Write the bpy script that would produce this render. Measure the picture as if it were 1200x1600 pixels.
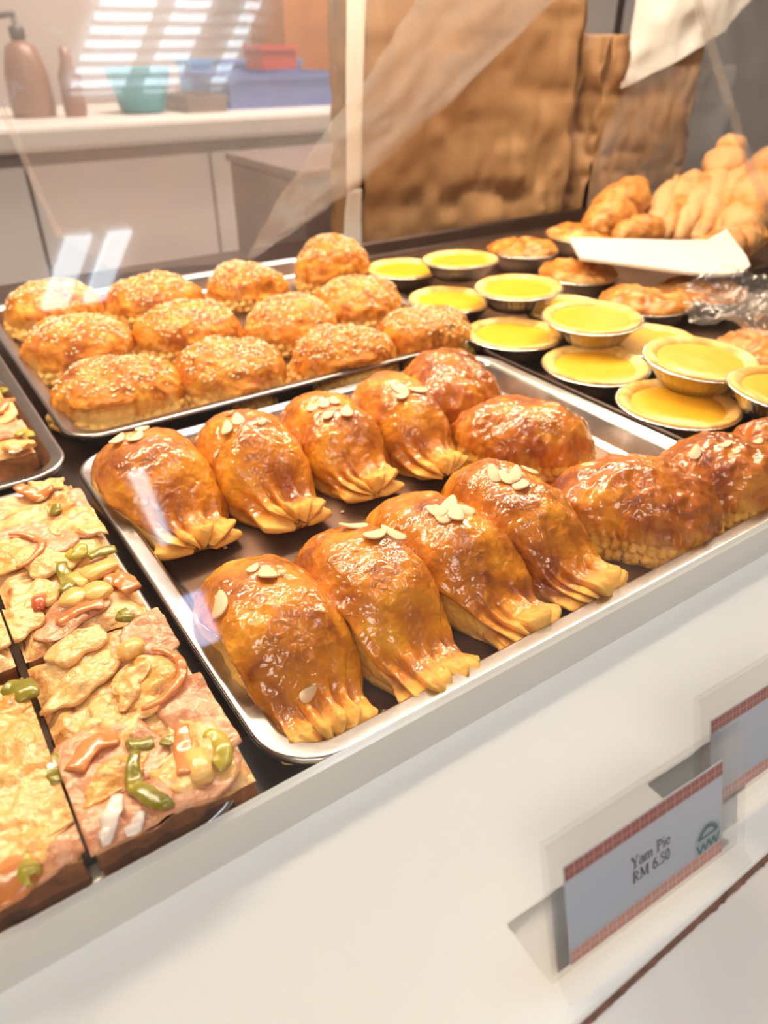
import bpy, math, random
import numpy as np
from mathutils import Vector, Matrix
from mathutils.bvhtree import BVHTree

# ------------------------------------------------------------------ scene, camera, light
for o in list(bpy.data.objects):
    bpy.data.objects.remove(o)
S = bpy.context.scene
COL = S.collection
H = 0.23                       # camera height above the tray rims (z = 0)
FPX = 1141.23                  # focal length in pixels of the 1200 x 1600 frame
RT = np.array([[0.826898231, -0.305952345, 0.471839463],
               [-0.562351595, -0.449881276, 0.693806545],
               [0.0, -0.839047079, -0.544058820]])      # camera (right, down, forward) -> world
cam = bpy.data.cameras.new('camera')
cam.sensor_fit = 'VERTICAL'; cam.sensor_height = 32.0; cam.lens = FPX / 1600 * 32.0
cam.clip_start = 0.01; cam.clip_end = 50
cam.dof.use_dof = True; cam.dof.focus_distance = 0.34; cam.dof.aperture_fstop = 8.0
camo = bpy.data.objects.new('camera', cam); COL.objects.link(camo)
M4 = Matrix.Identity(4)
for i in range(3):
    M4[i][0] = RT[i, 0]; M4[i][1] = -RT[i, 1]; M4[i][2] = -RT[i, 2]
M4[2][3] = H
camo.matrix_world = M4
S.camera = camo

W = bpy.data.worlds.new('world'); S.world = W; W.use_nodes = True
W.node_tree.nodes['Background'].inputs[0].default_value = (1.0, 0.95, 0.88, 1)
W.node_tree.nodes['Background'].inputs[1].default_value = 0.32
S.view_settings.view_transform = 'Standard'; S.view_settings.look = 'None'
S.view_settings.exposure = 0.28; S.view_settings.gamma = 1.0
S.view_settings.use_curve_mapping = False

def area(name, loc, target, sx, sy, power, col):
    l = bpy.data.lights.new(name, 'AREA'); l.shape = 'RECTANGLE'; l.size = sx; l.size_y = sy
    l.energy = power; l.color = col
    o = bpy.data.objects.new(name, l); COL.objects.link(o); o.location = loc
    o.rotation_euler = (Vector(target) - Vector(loc)).to_track_quat('-Z', 'Y').to_euler()
    return o
WARM = (1.0, 0.83, 0.58)

def ray(px, py):
    d = RT @ np.array([px - 600.0, py - 800.0, FPX])
    return d / np.linalg.norm(d)
def gz(px, py, z=0.0):                       # pixel -> point on the level z
    d = ray(px, py); t = (z - H) / d[2]
    return np.array([d[0] * t, d[1] * t, z])
def aty(px, py, y):                          # pixel -> point on the upright plane y
    d = ray(px, py); t = y / d[1]
    return np.array([d[0] * t, y, H + d[2] * t])

# ------------------------------------------------------------------ noise
def _hash(ix, iy, iz, seed):
    h = (ix.astype(np.int64) * 374761393 + iy.astype(np.int64) * 668265263 + iz.astype(np.int64) * 2147483647 + seed * 144665) & 0xffffffff
    h = ((h ^ (h >> 13)) * 1274126177) & 0xffffffff
    h = ((h ^ (h >> 16)) * 2246822519) & 0xffffffff
    return ((h ^ (h >> 15)) & 0xffff) / 32767.5 - 1.0
def vnoise(P, freq, seed=0):
    Q = P * freq + 100.0
    I = np.floor(Q); F = Q - I; F = F * F * F * (F * (F * 6 - 15) + 10)
    r = np.zeros(len(P))
    for a in (0, 1):
        for b in (0, 1):
            for c in (0, 1):
                w = (F[:, 0] if a else 1 - F[:, 0]) * (F[:, 1] if b else 1 - F[:, 1]) * (F[:, 2] if c else 1 - F[:, 2])
                r += w * _hash(I[:, 0] + a, I[:, 1] + b, I[:, 2] + c, seed)
    return r
def fbm(P, freq, octv=3, seed=0, gain=0.5):
    r = 0; a = 1.0
    for k in range(octv):
        r = r + a * vnoise(P, freq * 2 ** k, seed + 17 * k); a *= gain
    return r
def sstep(a, b, x):
    t = np.clip((x - a) / (b - a), 0, 1)
    return t * t * (3 - 2 * t)

# ------------------------------------------------------------------ objects
def tag(o, label=None, cat=None, group=None, kind=None):
    if label: o['label'] = label
    if cat: o['category'] = cat
    if group: o['group'] = group
    if kind: o['kind'] = kind
    return o
def thing(name, label, cat, loc=(0, 0, 0), rotz=0.0, group=None):
    o = bpy.data.objects.new(name, None); COL.objects.link(o); o.empty_display_size = 0.02
    o.location = loc; o.rotation_euler = (0, 0, rotz)
    return tag(o, label, cat, group)
def mesh(name, V, F, mat, smooth=True, attrs=None):
    me = bpy.data.meshes.new(name)
    me.from_pydata([tuple(v) for v in np.asarray(V, float).tolist()], [], F)
    if smooth: me.polygons.foreach_set('use_smooth', [True] * len(me.polygons))
    if attrs:
        for k, a in attrs.items():
            at = me.attributes.new(k, 'FLOAT', 'POINT'); at.data.foreach_set('value', np.asarray(a, np.float32))
    me.materials.append(mat); me.update()
    return me
def obj(name, me, parent=None, loc=None, mw=None):
    o = bpy.data.objects.new(name, me); COL.objects.link(o)
    if parent: o.parent = parent
    if loc is not None: o.location = loc
    if mw is not None: o.matrix_local = mw
    return o
class MB:
    def __init__(s): s.V = []; s.F = []
    def add(s, V, F):
        n = len(s.V); s.V += [tuple(v) for v in V]; s.F += [tuple(i + n for i in f) for f in F]; return s
    def box(s, x0, x1, y0, y1, z0, z1):
        V = [(x, y, z) for z in (z0, z1) for y in (y0, y1) for x in (x0, x1)]
        return s.add(V, [(0, 2, 3, 1), (4, 5, 7, 6), (0, 1, 5, 4), (2, 6, 7, 3), (0, 4, 6, 2), (1, 3, 7, 5)])
    def tube(s, pts, rad, n=8, flat=1.0):
        pts = [Vector(p) for p in pts]; k = len(pts); V = []; F = []
        for i, p in enumerate(pts):
            t = (pts[min(i + 1, k - 1)] - pts[max(i - 1, 0)]).normalized()
            up = Vector((0, 0, 1)) if abs(t.z) < 0.9 else Vector((0, 1, 0))
            a = t.cross(up).normalized(); b = a.cross(t)
            r = rad[i] if hasattr(rad, '__len__') else rad
            for j in range(n):
                an = 2 * math.pi * j / n
                V.append(p + a * (r * math.cos(an)) + b * (r * flat * math.sin(an)))
        for i in range(k - 1):
            for j in range(n):
                F.append((i * n + j, i * n + (j + 1) % n, (i + 1) * n + (j + 1) % n, (i + 1) * n + j))
        F.append(tuple(range(n))[::-1]); F.append(tuple((k - 1) * n + j for j in range(n)))
        return s.add(V, F)
    def lathe(s, prof, n=32, flute=0.0, nf=0, c=(0, 0, 0)):
        V = []; F = []; m = len(prof)
        for j in range(n):
            an = 2 * math.pi * j / n
            for (r, z, fl) in [(p + (0,))[:3] for p in prof]:
                rr = r + fl * flute * math.cos(nf * an)
                V.append((c[0] + rr * math.cos(an), c[1] + rr * math.sin(an), c[2] + z))
        for j in range(n):
            for i in range(m - 1):
                F.append((j * m + i, ((j + 1) % n) * m + i, ((j + 1) % n) * m + i + 1, j * m + i + 1))
        return s.add(V, F)
    def prism(s, poly, z0, z1):
        n = len(poly)
        V = [(x, y, z0) for x, y in poly] + [(x, y, z1) for x, y in poly]
        return s.add(V, [tuple(range(n))[::-1], tuple(range(n, 2 * n))] + [(i, (i + 1) % n, n + (i + 1) % n, n + i) for i in range(n)])
    def build(s, name, mat, parent=None, smooth=False, loc=None):
        return obj(name, mesh(name, s.V, s.F, mat, smooth), parent, loc)
def bevel(o, w, n=2):
    m = o.modifiers.new('bevel', 'BEVEL'); m.width = w; m.segments = n; m.limit_method = 'ANGLE'
    return o

# ------------------------------------------------------------------ materials
def newmat(name):
    m = bpy.data.materials.new(name); m.use_nodes = True
    nt = m.node_tree; return m, nt, nt.nodes, nt.links, nt.nodes['Principled BSDF']
def noise_node(N, L, scale, detail=3, rough=0.55, co=None, dist=0.0):
    n = N.new('ShaderNodeTexNoise'); n.inputs['Scale'].default_value = scale; n.inputs['Detail'].default_value = detail
    n.inputs['Roughness'].default_value = rough; n.inputs['Distortion'].default_value = dist
    if co is not None: L.new(co, n.inputs['Vector'])
    return n
def ramp(N, L, src, stops):
    r = N.new('ShaderNodeValToRGB'); e = r.color_ramp.elements
    while len(e) < len(stops): e.new(0.5)
    for k, (p, c) in enumerate(stops):
        e[k].position = p; e[k].color = (*c, 1) if len(c) == 3 else c
    L.new(src, r.inputs[0]); return r
def mixc(N, L, fac, a, b):
    m = N.new('ShaderNodeMix'); m.data_type = 'RGBA'
    for s, v in ((m.inputs[0], fac), (m.inputs[6], a), (m.inputs[7], b)):
        if hasattr(v, 'is_output'): L.new(v, s)
        else: s.default_value = v if not isinstance(v, tuple) or len(v) == 4 else (*v, 1)
    return m.outputs[2]
def plain(name, col, rough=0.5, metal=0.0, scale=30, var=0.06, bump=0.0, bscale=200, coat=0.0, spec=0.5):
    m, nt, N, L, B = newmat(name)
    tc = N.new('ShaderNodeTexCoord').outputs['Object']
    n = noise_node(N, L, scale, 4, co=tc)
    d = tuple(max(0, c * (1 - var)) for c in col); u = tuple(min(1, c * (1 + var)) for c in col)
    r = ramp(N, L, n.outputs['Fac'], [(0.3, d), (0.7, u)])
    L.new(r.outputs[0], B.inputs['Base Color'])
    B.inputs['Roughness'].default_value = rough; B.inputs['Metallic'].default_value = metal
    B.inputs['Coat Weight'].default_value = coat; B.inputs['Coat Roughness'].default_value = 0.08
    B.inputs['Specular IOR Level'].default_value = spec
    if bump:
        b = N.new('ShaderNodeBump'); b.inputs['Strength'].default_value = bump; b.inputs['Distance'].default_value = 0.001
        n2 = noise_node(N, L, bscale, 4, co=tc); L.new(n2.outputs['Fac'], b.inputs['Height']); L.new(b.outputs[0], B.inputs['Normal'])
    return m
def emit(name, col, strength):
    m, nt, N, L, B = newmat(name)
    B.inputs['Base Color'].default_value = (*col, 1); B.inputs['Emission Color'].default_value = (*col, 1)
    B.inputs['Emission Strength'].default_value = strength
    return m
def pastry(name, dark, mid, light, palec, rough, coat, bump, blot=38, bscale=190, bdet=2):
    m, nt, N, L, B = newmat(name)
    tc = N.new('ShaderNodeTexCoord').outputs['Object']
    oi = N.new('ShaderNodeObjectInfo').outputs['Random']
    add = N.new('ShaderNodeVectorMath'); add.operation = 'ADD'; L.new(tc, add.inputs[0])
    cmb = N.new('ShaderNodeCombineXYZ'); mul = N.new('ShaderNodeMath'); mul.operation = 'MULTIPLY'; mul.inputs[1].default_value = 7.0
    L.new(oi, mul.inputs[0]); L.new(mul.outputs[0], cmb.inputs[0]); L.new(mul.outputs[0], cmb.inputs[2]); L.new(cmb.outputs[0], add.inputs[1])
    co = add.outputs[0]
    n1 = noise_node(N, L, blot, 5, 0.6, co, 0.6)
    r1 = ramp(N, L, n1.outputs['Fac'], [(0.32, light), (0.47, mid), (0.66, dark)])
    pa = N.new('ShaderNodeAttribute'); pa.attribute_name = 'pale'
    n2 = noise_node(N, L, 160, 4, 0.6, co)
    ad = N.new('ShaderNodeMath'); ad.operation = 'MULTIPLY_ADD'; L.new(n2.outputs['Fac'], ad.inputs[0]); ad.inputs[1].default_value = 0.5
    L.new(pa.outputs['Fac'], ad.inputs[2])
    sr = ramp(N, L, ad.outputs[0], [(0.42, (0, 0, 0)), (1.15 / 1.3, (1, 1, 1))])
    c = mixc(N, L, sr.outputs[0], r1.outputs[0], palec)
    L.new(c, B.inputs['Base Color'])
    rr = ramp(N, L, sr.outputs[0], [(0.0, (rough,) * 3), (1.0, (0.6,) * 3)])
    L.new(rr.outputs[0], B.inputs['Roughness'])
    cr = ramp(N, L, sr.outputs[0], [(0.0, (coat,) * 3), (0.8, (0.0,) * 3)])
    L.new(cr.outputs[0], B.inputs['Coat Weight']); B.inputs['Coat Roughness'].default_value = 0.025; B.inputs['Specular IOR Level'].default_value = 0.25
    b = N.new('ShaderNodeBump'); b.inputs['Strength'].default_value = bump; b.inputs['Distance'].default_value = 0.0014
    n3 = noise_node(N, L, bscale, bdet, 0.5, co, 0.5); L.new(n3.outputs['Fac'], b.inputs['Height'])
    L.new(b.outputs[0], B.inputs['Normal']); L.new(b.outputs[0], B.inputs['Coat Normal'])
    B.inputs['Subsurface Weight'].default_value = 0.0
    return m
def film(name, haze, tint=(1, 1, 1), rough=0.06, gloss=1.0, bump=0.25, bscale=14, ior=1.45):
    m = bpy.data.materials.new(name); m.use_nodes = True; nt = m.node_tree; N = nt.nodes; L = nt.links; N.clear()
    out = N.new('ShaderNodeOutputMaterial'); tr = N.new('ShaderNodeBsdfTransparent'); tr.inputs[0].default_value = (*tint, 1)
    gl = N.new('ShaderNodeBsdfGlossy'); gl.inputs['Roughness'].default_value = rough
    df = N.new('ShaderNodeBsdfDiffuse'); df.inputs[0].default_value = (0.95, 0.93, 0.92, 1)
    tl = N.new('ShaderNodeBsdfTranslucent'); tl.inputs[0].default_value = (0.95, 0.93, 0.92, 1)
    hz = N.new('ShaderNodeMixShader'); hz.inputs[0].default_value = 0.5; L.new(df.outputs[0], hz.inputs[1]); L.new(tl.outputs[0], hz.inputs[2])
    m1 = N.new('ShaderNodeMixShader'); m1.inputs[0].default_value = haze; L.new(tr.outputs[0], m1.inputs[1]); L.new(hz.outputs[0], m1.inputs[2])
    fr = N.new('ShaderNodeLayerWeight'); fr.inputs['Blend'].default_value = 0.5     # Schlick reflectance, the same from both sides
    pw = N.new('ShaderNodeMath'); pw.operation = 'POWER'; L.new(fr.outputs['Facing'], pw.inputs[0]); pw.inputs[1].default_value = 5.0
    f0 = ((ior - 1) / (ior + 1)) ** 2
    fm = N.new('ShaderNodeMath'); fm.operation = 'MULTIPLY_ADD'; L.new(pw.outputs[0], fm.inputs[0]); fm.inputs[1].default_value = (1 - f0) * min(gloss, 1.0); fm.inputs[2].default_value = f0 * gloss
    m2 = N.new('ShaderNodeMixShader'); L.new(fm.outputs[0], m2.inputs[0]); L.new(m1.outputs[0], m2.inputs[1]); L.new(gl.outputs[0], m2.inputs[2])
    if bump:
        tc = N.new('ShaderNodeTexCoord').outputs['Object']
        n = noise_node(N, L, bscale, 3, 0.5, tc, 1.2); b = N.new('ShaderNodeBump'); b.inputs['Strength'].default_value = bump; b.inputs['Distance'].default_value = 0.01
        L.new(n.outputs['Fac'], b.inputs['Height']); L.new(b.outputs[0], gl.inputs['Normal']); L.new(b.outputs[0], fr.inputs['Normal'])
    L.new(m2.outputs[0], out.inputs['Surface'])
    return m

M = {}
M['glazed'] = pastry('glazed_pastry', (0.30, 0.06, 0.002), (0.66, 0.21, 0.006), (0.86, 0.36, 0.02), (0.84, 0.46, 0.1), 0.5, 1.0, 0.85, 34, 215, 1.5)
M['crimped'] = pastry('crimped_glazed_pastry', (0.24, 0.04, 0.002), (0.55, 0.145, 0.005), (0.78, 0.3, 0.02), (0.84, 0.44, 0.09), 0.5, 1.0, 0.8, 34, 180, 1.5)
M['sesame'] = pastry('sesame_pastry', (0.34, 0.075, 0.005), (0.62, 0.2, 0.014), (0.78, 0.34, 0.038), (0.84, 0.5, 0.15), 0.55, 0.15, 0.8, 60, 320, 3)
M['fried'] = pastry('flaky_pastry', (0.36, 0.11, 0.02), (0.62, 0.25, 0.05), (0.68, 0.33, 0.1), (0.66, 0.36, 0.16), 0.45, 0.2, 0.8, 60)
M['pietop'] = pastry('brown_pie_top', (0.38, 0.1, 0.012), (0.62, 0.22, 0.03), (0.76, 0.36, 0.07), (0.86, 0.58, 0.25), 0.4, 0.3, 0.8, 70)
M['tartcrust'] = pastry('tart_crust', (0.62, 0.28, 0.05), (0.8, 0.47, 0.12), (0.88, 0.6, 0.2), (0.9, 0.68, 0.3), 0.5, 0.1, 0.5, 70)
M['custard'] = plain('yellow_custard', (0.86, 0.44, 0.022), 0.3, 0, 40, 0.07, 0.08, 300, 0.12)
M['almond'] = plain('almond_slice', (0.9, 0.62, 0.37), 0.45, 0, 300, 0.12, 0.2, 900)
M['seed'] = plain('sesame_seed', (0.95, 0.78, 0.52), 0.4, 0, 400, 0.15)
M['crumb'] = plain('sugar_crumb', (0.9, 0.66, 0.4), 0.5, 0, 400, 0.15)
M['steel'] = plain('tray_steel', (0.46, 0.43, 0.41), 0.26, 1.0, 25, 0.12, 0.06, 120)
M['stain_shade'] = plain('stained_shaded_tray_floor', (0.13, 0.066, 0.038), 0.45, 0.6, 22, 0.5, 0.1, 120)  # brown holds oil stain plus shading and mirrored pie undersides
M['foil'] = plain('aluminium_foil', (0.82, 0.8, 0.77), 0.22, 1.0, 90, 0.08, 0.4, 500)
M['white'] = plain('white_laminate', (0.93, 0.92, 0.90), 0.3, 0, 6, 0.015, 0, 200, 0.25)
M['riser'] = plain('white_edge_strip', (0.74, 0.71, 0.66), 0.25, 0, 12, 0.03, 0.05, 200, 0.3)
M['cream'] = plain('cream_panel', (0.86, 0.80, 0.75), 0.35, 0, 8, 0.03, 0, 200, 0.2)
M['chip'] = plain('brown_chipboard', (0.2, 0.1, 0.07), 0.7, 0, 300, 0.3, 0.5, 400)
M['darkfloor'] = plain('dark_case_floor', (0.035, 0.014, 0.01), 0.3, 0, 30, 0.3)
M['tomato'] = plain('tomato_flesh', (0.68, 0.22, 0.055), 0.25, 0, 80, 0.15, 0.2, 200, 0.5)
M['tomatorim'] = plain('tomato_skin', (0.62, 0.12, 0.035), 0.2, 0, 80, 0.12, 0.1, 200, 0.5)
M['pepper'] = plain('green_pepper', (0.27, 0.22, 0.012), 0.25, 0, 90, 0.2, 0.2, 200, 0.5)
M['pepper2'] = plain('yellow_green_pepper', (0.5, 0.38, 0.035), 0.25, 0, 90, 0.2, 0.2, 200, 0.5)
M['onion'] = plain('onion', (0.85, 0.7, 0.6), 0.25, 0, 90, 0.1, 0.1, 200, 0.4)
M['pine'] = plain('pineapple', (0.84, 0.5, 0.14), 0.3, 0, 120, 0.12, 0.4, 300, 0.4)
M['bread'] = plain('pizza_bread', (0.3, 0.1, 0.025), 0.7, 0, 120, 0.45, 0.9, 260)
def melt(name, stops, sc=75):
    m, nt, N, L, B = newmat(name)
    tc = N.new('ShaderNodeTexCoord').outputs['Object']
    n1 = noise_node(N, L, sc, 4, 0.6, tc, 0.8)
    r1 = ramp(N, L, n1.outputs['Fac'], stops)
    L.new(r1.outputs[0], B.inputs['Base Color']); B.inputs['Roughness'].default_value = 0.38; B.inputs['Coat Weight'].default_value = 0.6; B.inputs['Coat Roughness'].default_value = 0.08
    b = N.new('ShaderNodeBump'); b.inputs['Strength'].default_value = 0.9; b.inputs['Distance'].default_value = 0.0015
    n2 = noise_node(N, L, 260, 3, 0.55, tc); L.new(n2.outputs['Fac'], b.inputs['Height']); L.new(b.outputs[0], B.inputs['Normal']); L.new(b.outputs[0], B.inputs['Coat Normal'])
    return m
M['sauce'] = melt('pizza_melted_layer', [(0.30, (0.40, 0.11, 0.015)), (0.42, (0.70, 0.29, 0.07)), (0.5, (0.84, 0.46, 0.15)), (0.6, (0.84, 0.5, 0.2)), (0.74, (0.72, 0.32, 0.17))])
M['cheese'] = melt('melted_cheese', [(0.25, (0.66, 0.25, 0.04)), (0.4, (0.84, 0.43, 0.12)), (0.55, (0.86, 0.49, 0.17)), (0.75, (0.88, 0.54, 0.22))], 55)
M['cheese2'] = melt('browned_cheese', [(0.28, (0.52, 0.15, 0.02)), (0.42, (0.78, 0.34, 0.06)), (0.6, (0.84, 0.43, 0.11)), (0.75, (0.76, 0.34, 0.1))], 60)
M['ham'] = melt('ham', [(0.28, (0.58, 0.2, 0.08)), (0.45, (0.72, 0.31, 0.15)), (0.6, (0.76, 0.35, 0.18)), (0.75, (0.82, 0.44, 0.2))], 60)
M['kraft'] = plain('kraft_paper', (0.35, 0.185, 0.078), 0.65, 0, 12, 0.1, 0.25, 60)
M['whitepaper'] = plain('white_paper', (0.84, 0.8, 0.76), 0.6, 0, 12, 0.04)
M['spatula'] = plain('white_card', (0.74, 0.69, 0.62), 0.4, 0, 12, 0.02)
M['greywall'] = plain('grey_panel', (0.7, 0.66, 0.66), 0.5, 0, 6, 0.05)
M['darkmetal'] = plain('dark_frame', (0.08, 0.06, 0.06), 0.5, 0.3, 20, 0.1)
M['mauve'] = plain('mauve_box', (0.2, 0.14, 0.13), 0.6, 0, 10, 0.1)
M['kwall'] = plain('kitchen_wall', (0.66, 0.56, 0.5), 0.6, 0, 4, 0.04)
M['kdoor'] = plain('cabinet_white', (0.82, 0.77, 0.75), 0.4, 0, 4, 0.02)
M['kedge'] = plain('cabinet_shadow_gap', (0.3, 0.25, 0.24), 0.6)
M['ktop'] = plain('worktop', (0.8, 0.74, 0.68), 0.4, 0, 6, 0.03)
M['wood'] = plain('orange_wood', (0.45, 0.15, 0.03), 0.5, 0, 9, 0.2)
M['blue'] = plain('blue_plastic', (0.16, 0.24, 0.52), 0.4, 0, 8, 0.08)
M['blue2'] = plain('light_blue_plastic', (0.2, 0.42, 0.72), 0.4, 0, 8, 0.08)
M['red'] = plain('red_plastic', (0.66, 0.09, 0.07), 0.4, 0, 8, 0.06)
M['teal'] = plain('teal_plastic', (0.03, 0.33, 0.4), 0.35, 0, 8, 0.06)
M['amber'] = plain('brown_bottle', (0.3, 0.15, 0.1), 0.3, 0, 10, 0.1)
M['black'] = plain('black_plastic', (0.03, 0.025, 0.025), 0.4, 0, 10, 0.1)
M['greymetal'] = plain('sink_steel', (0.34, 0.28, 0.26), 0.4, 0.5, 10, 0.1)
M['floor'] = plain('floor_tile', (0.45, 0.4, 0.36), 0.5, 0, 3, 0.08)
M['roomwall'] = plain('room_wall', (0.75, 0.7, 0.65), 0.7, 0, 3, 0.03)
M['lampwhite'] = plain('lamp_housing', (0.85, 0.85, 0.85), 0.4, 0, 5, 0.02)
M['tube'] = emit('fluorescent_tube', (0.74, 0.9, 1.0), 9.0)
M['tubeblue'] = emit('fluorescent_tube_cool', (0.45, 0.62, 1.0), 9.0)
M['led'] = emit('led_diffuser', (1.0, 0.86, 0.66), 55.0)
M['card'] = plain('pale_blue_card', (0.46, 0.53, 0.66), 0.5, 0, 8, 0.03)
M['cardwhite'] = plain('white_card_margin', (0.7, 0.62, 0.57), 0.5, 0, 8, 0.03)
M['maroon'] = plain('maroon_ink', (0.26, 0.045, 0.05), 0.6, 0, 50, 0.08)
M['salmon'] = plain('faded_red_ink', (0.62, 0.26, 0.22), 0.6, 0, 50, 0.08)
M['ink'] = plain('dark_ink', (0.055, 0.05, 0.07), 0.6, 0, 50, 0.08)
M['teal_ink'] = plain('teal_ink', (0.03, 0.12, 0.15), 0.6, 0, 50, 0.08)
M['teal_pale'] = plain('pale_teal_ink', (0.3, 0.42, 0.5), 0.6, 0, 50, 0.05)
M['film'] = film('clear_film', 0.16, (0.98, 0.96, 0.95), 0.1, 1.0, 0.35, 9)
M['filmfold'] = film('clear_film_fold', 0.24, (0.97, 0.92, 0.86), 0.08, 1.4, 0.5, 16)
M['filmbag'] = film('clear_bag_film', 0.07, (0.98, 0.96, 0.95), 0.06, 1.6, 0.6, 26)
M['glass'] = film('display_glass', 0.0, (0.99, 0.99, 0.985), 0.0, 1.0, 0.0)
M['acrylic'] = film('clear_acrylic', 0.008, (0.995, 0.99, 0.985), 0.03, 0.8, 0.05, 40, 1.49)
M['lens'] = film('lamp_lens', 0.0)

# ------------------------------------------------------------------ the room
def struct(name, mb, mat):
    o = mb.build(name, mat); o['kind'] = 'structure'; return o
ZF = -0.95; ZC = 1.5
struct('floor', MB().box(-2.0, 5.0, -4.0, 3.4, ZF - 0.1, ZF), M['floor'])
struct('ceiling', MB().box(-2.0, 5.0, -4.0, 3.4, ZC, ZC + 0.1), M['roomwall'])
struct('wall_back', MB().box(-2.0, 5.0, 3.3, 3.4, ZF, ZC), M['kwall'])
struct('wall_left', MB().box(-2.1, -2.0, -4.0, 3.4, ZF, ZC), M['roomwall'])
struct('wall_right', MB().box(5.0, 5.1, -4.0, 3.4, ZF, ZC), M['roomwall'])

# ceiling lamps: troffers with bare tubes and cross louvres, the ones the display glass mirrors
def troffer(label, x0, x1, y0, y1, tubes, louvres, slant=0.0):
    cx, cy = (x0 + x1) / 2, (y0 + y1) / 2
    t = thing('ceiling_lamp', label, 'ceiling lamp', (cx, cy, ZC))
    def put(mb, name, mat):
        mb.V = [(v[0] + slant * (v[1] + cy - y0), v[1], v[2]) for v in mb.V]; mb.build(name, M[mat], t)
    put(MB().box(x0 - cx - 0.02, x1 - cx + 0.02, y0 - cy - 0.02, y1 - cy + 0.02, -0.012, 0), 'housing', 'lampwhite')
    for (a, b, mt) in tubes:
        put(MB().box(a - cx, b - cx, y0 - cy, y1 - cy, -0.024, -0.013), 'tube', mt)
    for k in range(louvres):
        yy = y0 + (k + 0.5) * (y1 - y0) / louvres
        put(MB().box(x0 - cx, x1 - cx, yy - cy - 0.003, yy - cy + 0.003, -0.036, -0.025), 'louvre', 'lampwhite')
troffer('louvred ceiling lamp mirrored at the top of the display glass', 0.40, 0.76, -0.23, 0.36, [(0.41, 0.51, 'tube'), (0.555, 0.62, 'tube'), (0.70, 0.725, 'tube')], 26, 0.5)
troffer('small twin tube ceiling lamp mirrored above the sesame pies', 0.28, 0.45, -0.70, -0.53, [(0.29, 0.345, 'tube'), (0.385, 0.435, 'tube')], 0, 0.45)
troffer('narrow ceiling lamp mirrored over the left almond pies', 0.53, 0.585, -1.75, -1.34, [(0.535, 0.58, 'tube')], 0, -0.21)
troffer('farthest narrow ceiling lamp towards the shopfront', 0.68, 0.79, -2.6, -2.15, [(0.69, 0.78, 'tubeblue')], 0, -0.2)
# unseen fill lights added for the counter and the kitchen
troffer('added ceiling panel for the unseen soft fill over the customer side', -1.25, -0.15, -1.2, -0.5, [(-1.24, -0.16, 'lampwhite')], 0)
area('shop_fill_light', (-0.7, -0.85, ZC - 0.05), (0.1, 0.2, 0), 1.1, 0.6, 21, (1.0, 0.9, 0.77))  # added soft fill, kept left so the glass mirrors none of it
area('kitchen_fill_light', (1.0, 1.9, ZC - 0.05), (1.0, 1.9, 0), 1.2, 0.6, 36, (1.0, 0.86, 0.78))  # unseen light added to brighten the kitchen, no fixture

# ------------------------------------------------------------------ the display counter
dc = thing('display_counter', 'white display counter with a glossy front ledge carrying the pastry trays', 'counter', (0.4, 0.4, ZF))
def W2(mb, name, mat, parent=dc, bev=0.0):          # world-space builder parented to an Empty
    l = parent.location
    o = mb.build(name, mat, parent); o.location = (-l[0], -l[1], -l[2])
    if bev: bevel(o, bev)
    return o
X0, X1 = -0.9, 2.2
YG = 0.158                                           # foot of the glass
LZ = -0.0150                                         # level of the front ledge
W2(MB().box(X0, X1, YG, 1.0, -0.05, -0.0215), 'case_floor', M['darkfloor'])
r = MB(); r.add([(X0, YG - 0.0035, LZ), (X1, YG - 0.0035, LZ), (X1, YG, 0.0016), (X0, YG, 0.0016), (X0, YG + 0.003, 0.0028), (X1, YG + 0.003, 0.0028), (X1, YG + 0.003, -0.03), (X0, YG + 0.003, -0.03)],
      [(0, 1, 2, 3), (3, 2, 5, 4), (4, 5, 6, 7)])
W2(r, 'riser', M['riser'])
W2(MB().box(X0, X1, 0.0495, YG - 0.001, LZ - 0.018, LZ), 'front_ledge', M['white'], bev=0.0012)
rg = random.Random(5)
cb = MB(); xs = np.linspace(-0.5, 0.8, 900)
top = []; bot = []
for x in xs:
    top.append((x, 0.0502, LZ - 0.0012)); bot.append((x, 0.0478 - max(0, rg.gauss(0, 0.00025)), LZ - 0.0016))
n_ = len(xs); cb.add(top + bot + [(x, 0.0502, LZ - 0.012) for x in xs], [(i, n_ + i, n_ + i + 1, i + 1) for i in range(n_ - 1)] + [(n_ + i, 2 * n_ + i, 2 * n_ + i + 1, n_ + i + 1) for i in range(n_ - 1)])
W2(cb, 'chipped_edge', M['chip'])
W2(MB().box(X0, X1, -0.10, 0.0484, LZ - 0.03, LZ - 0.0022), 'lower_ledge', M['cream'])
W2(MB().box(X0, X1, -0.085, 1.0, ZF, -0.05), 'cabinet_body', M['white'])
# canopy of the case with its light bars, seen only by its light
ZT = 0.62
W2(MB().box(X0, X1, YG + (ZT) * math.tan(math.radians(35)), 1.0, ZT, ZT + 0.015), 'case_top', M['darkmetal'])  # out of view; made dark so the pie glaze mirrors less white
for x in (X0 + 0.01, X1 - 0.03):
    W2(MB().box(x, x + 0.02, 0.975, 0.995, -0.0215, ZT), 'corner_post', M['darkmetal'])
lb = thing('light_bar', 'long warm light bar under the top of the pastry case', 'light bar', (0.45, 0.70, ZT))
W2(MB().box(-0.35, 1.25, 0.68, 0.72, ZT - 0.02, ZT), 'housing', M['lampwhite'], lb)
for k in range(12):
    x = -0.3 + k * 0.127
    W2(MB().box(x, x + 0.085, 0.686, 0.714, ZT - 0.024, ZT - 0.0195), 'diffuser', M['led'], lb)
area('light_bar_light', (0.45, 0.70, ZT - 0.03), (0.42, 0.45, 0.0), 1.5, 0.03, 9.0, WARM)

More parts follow.
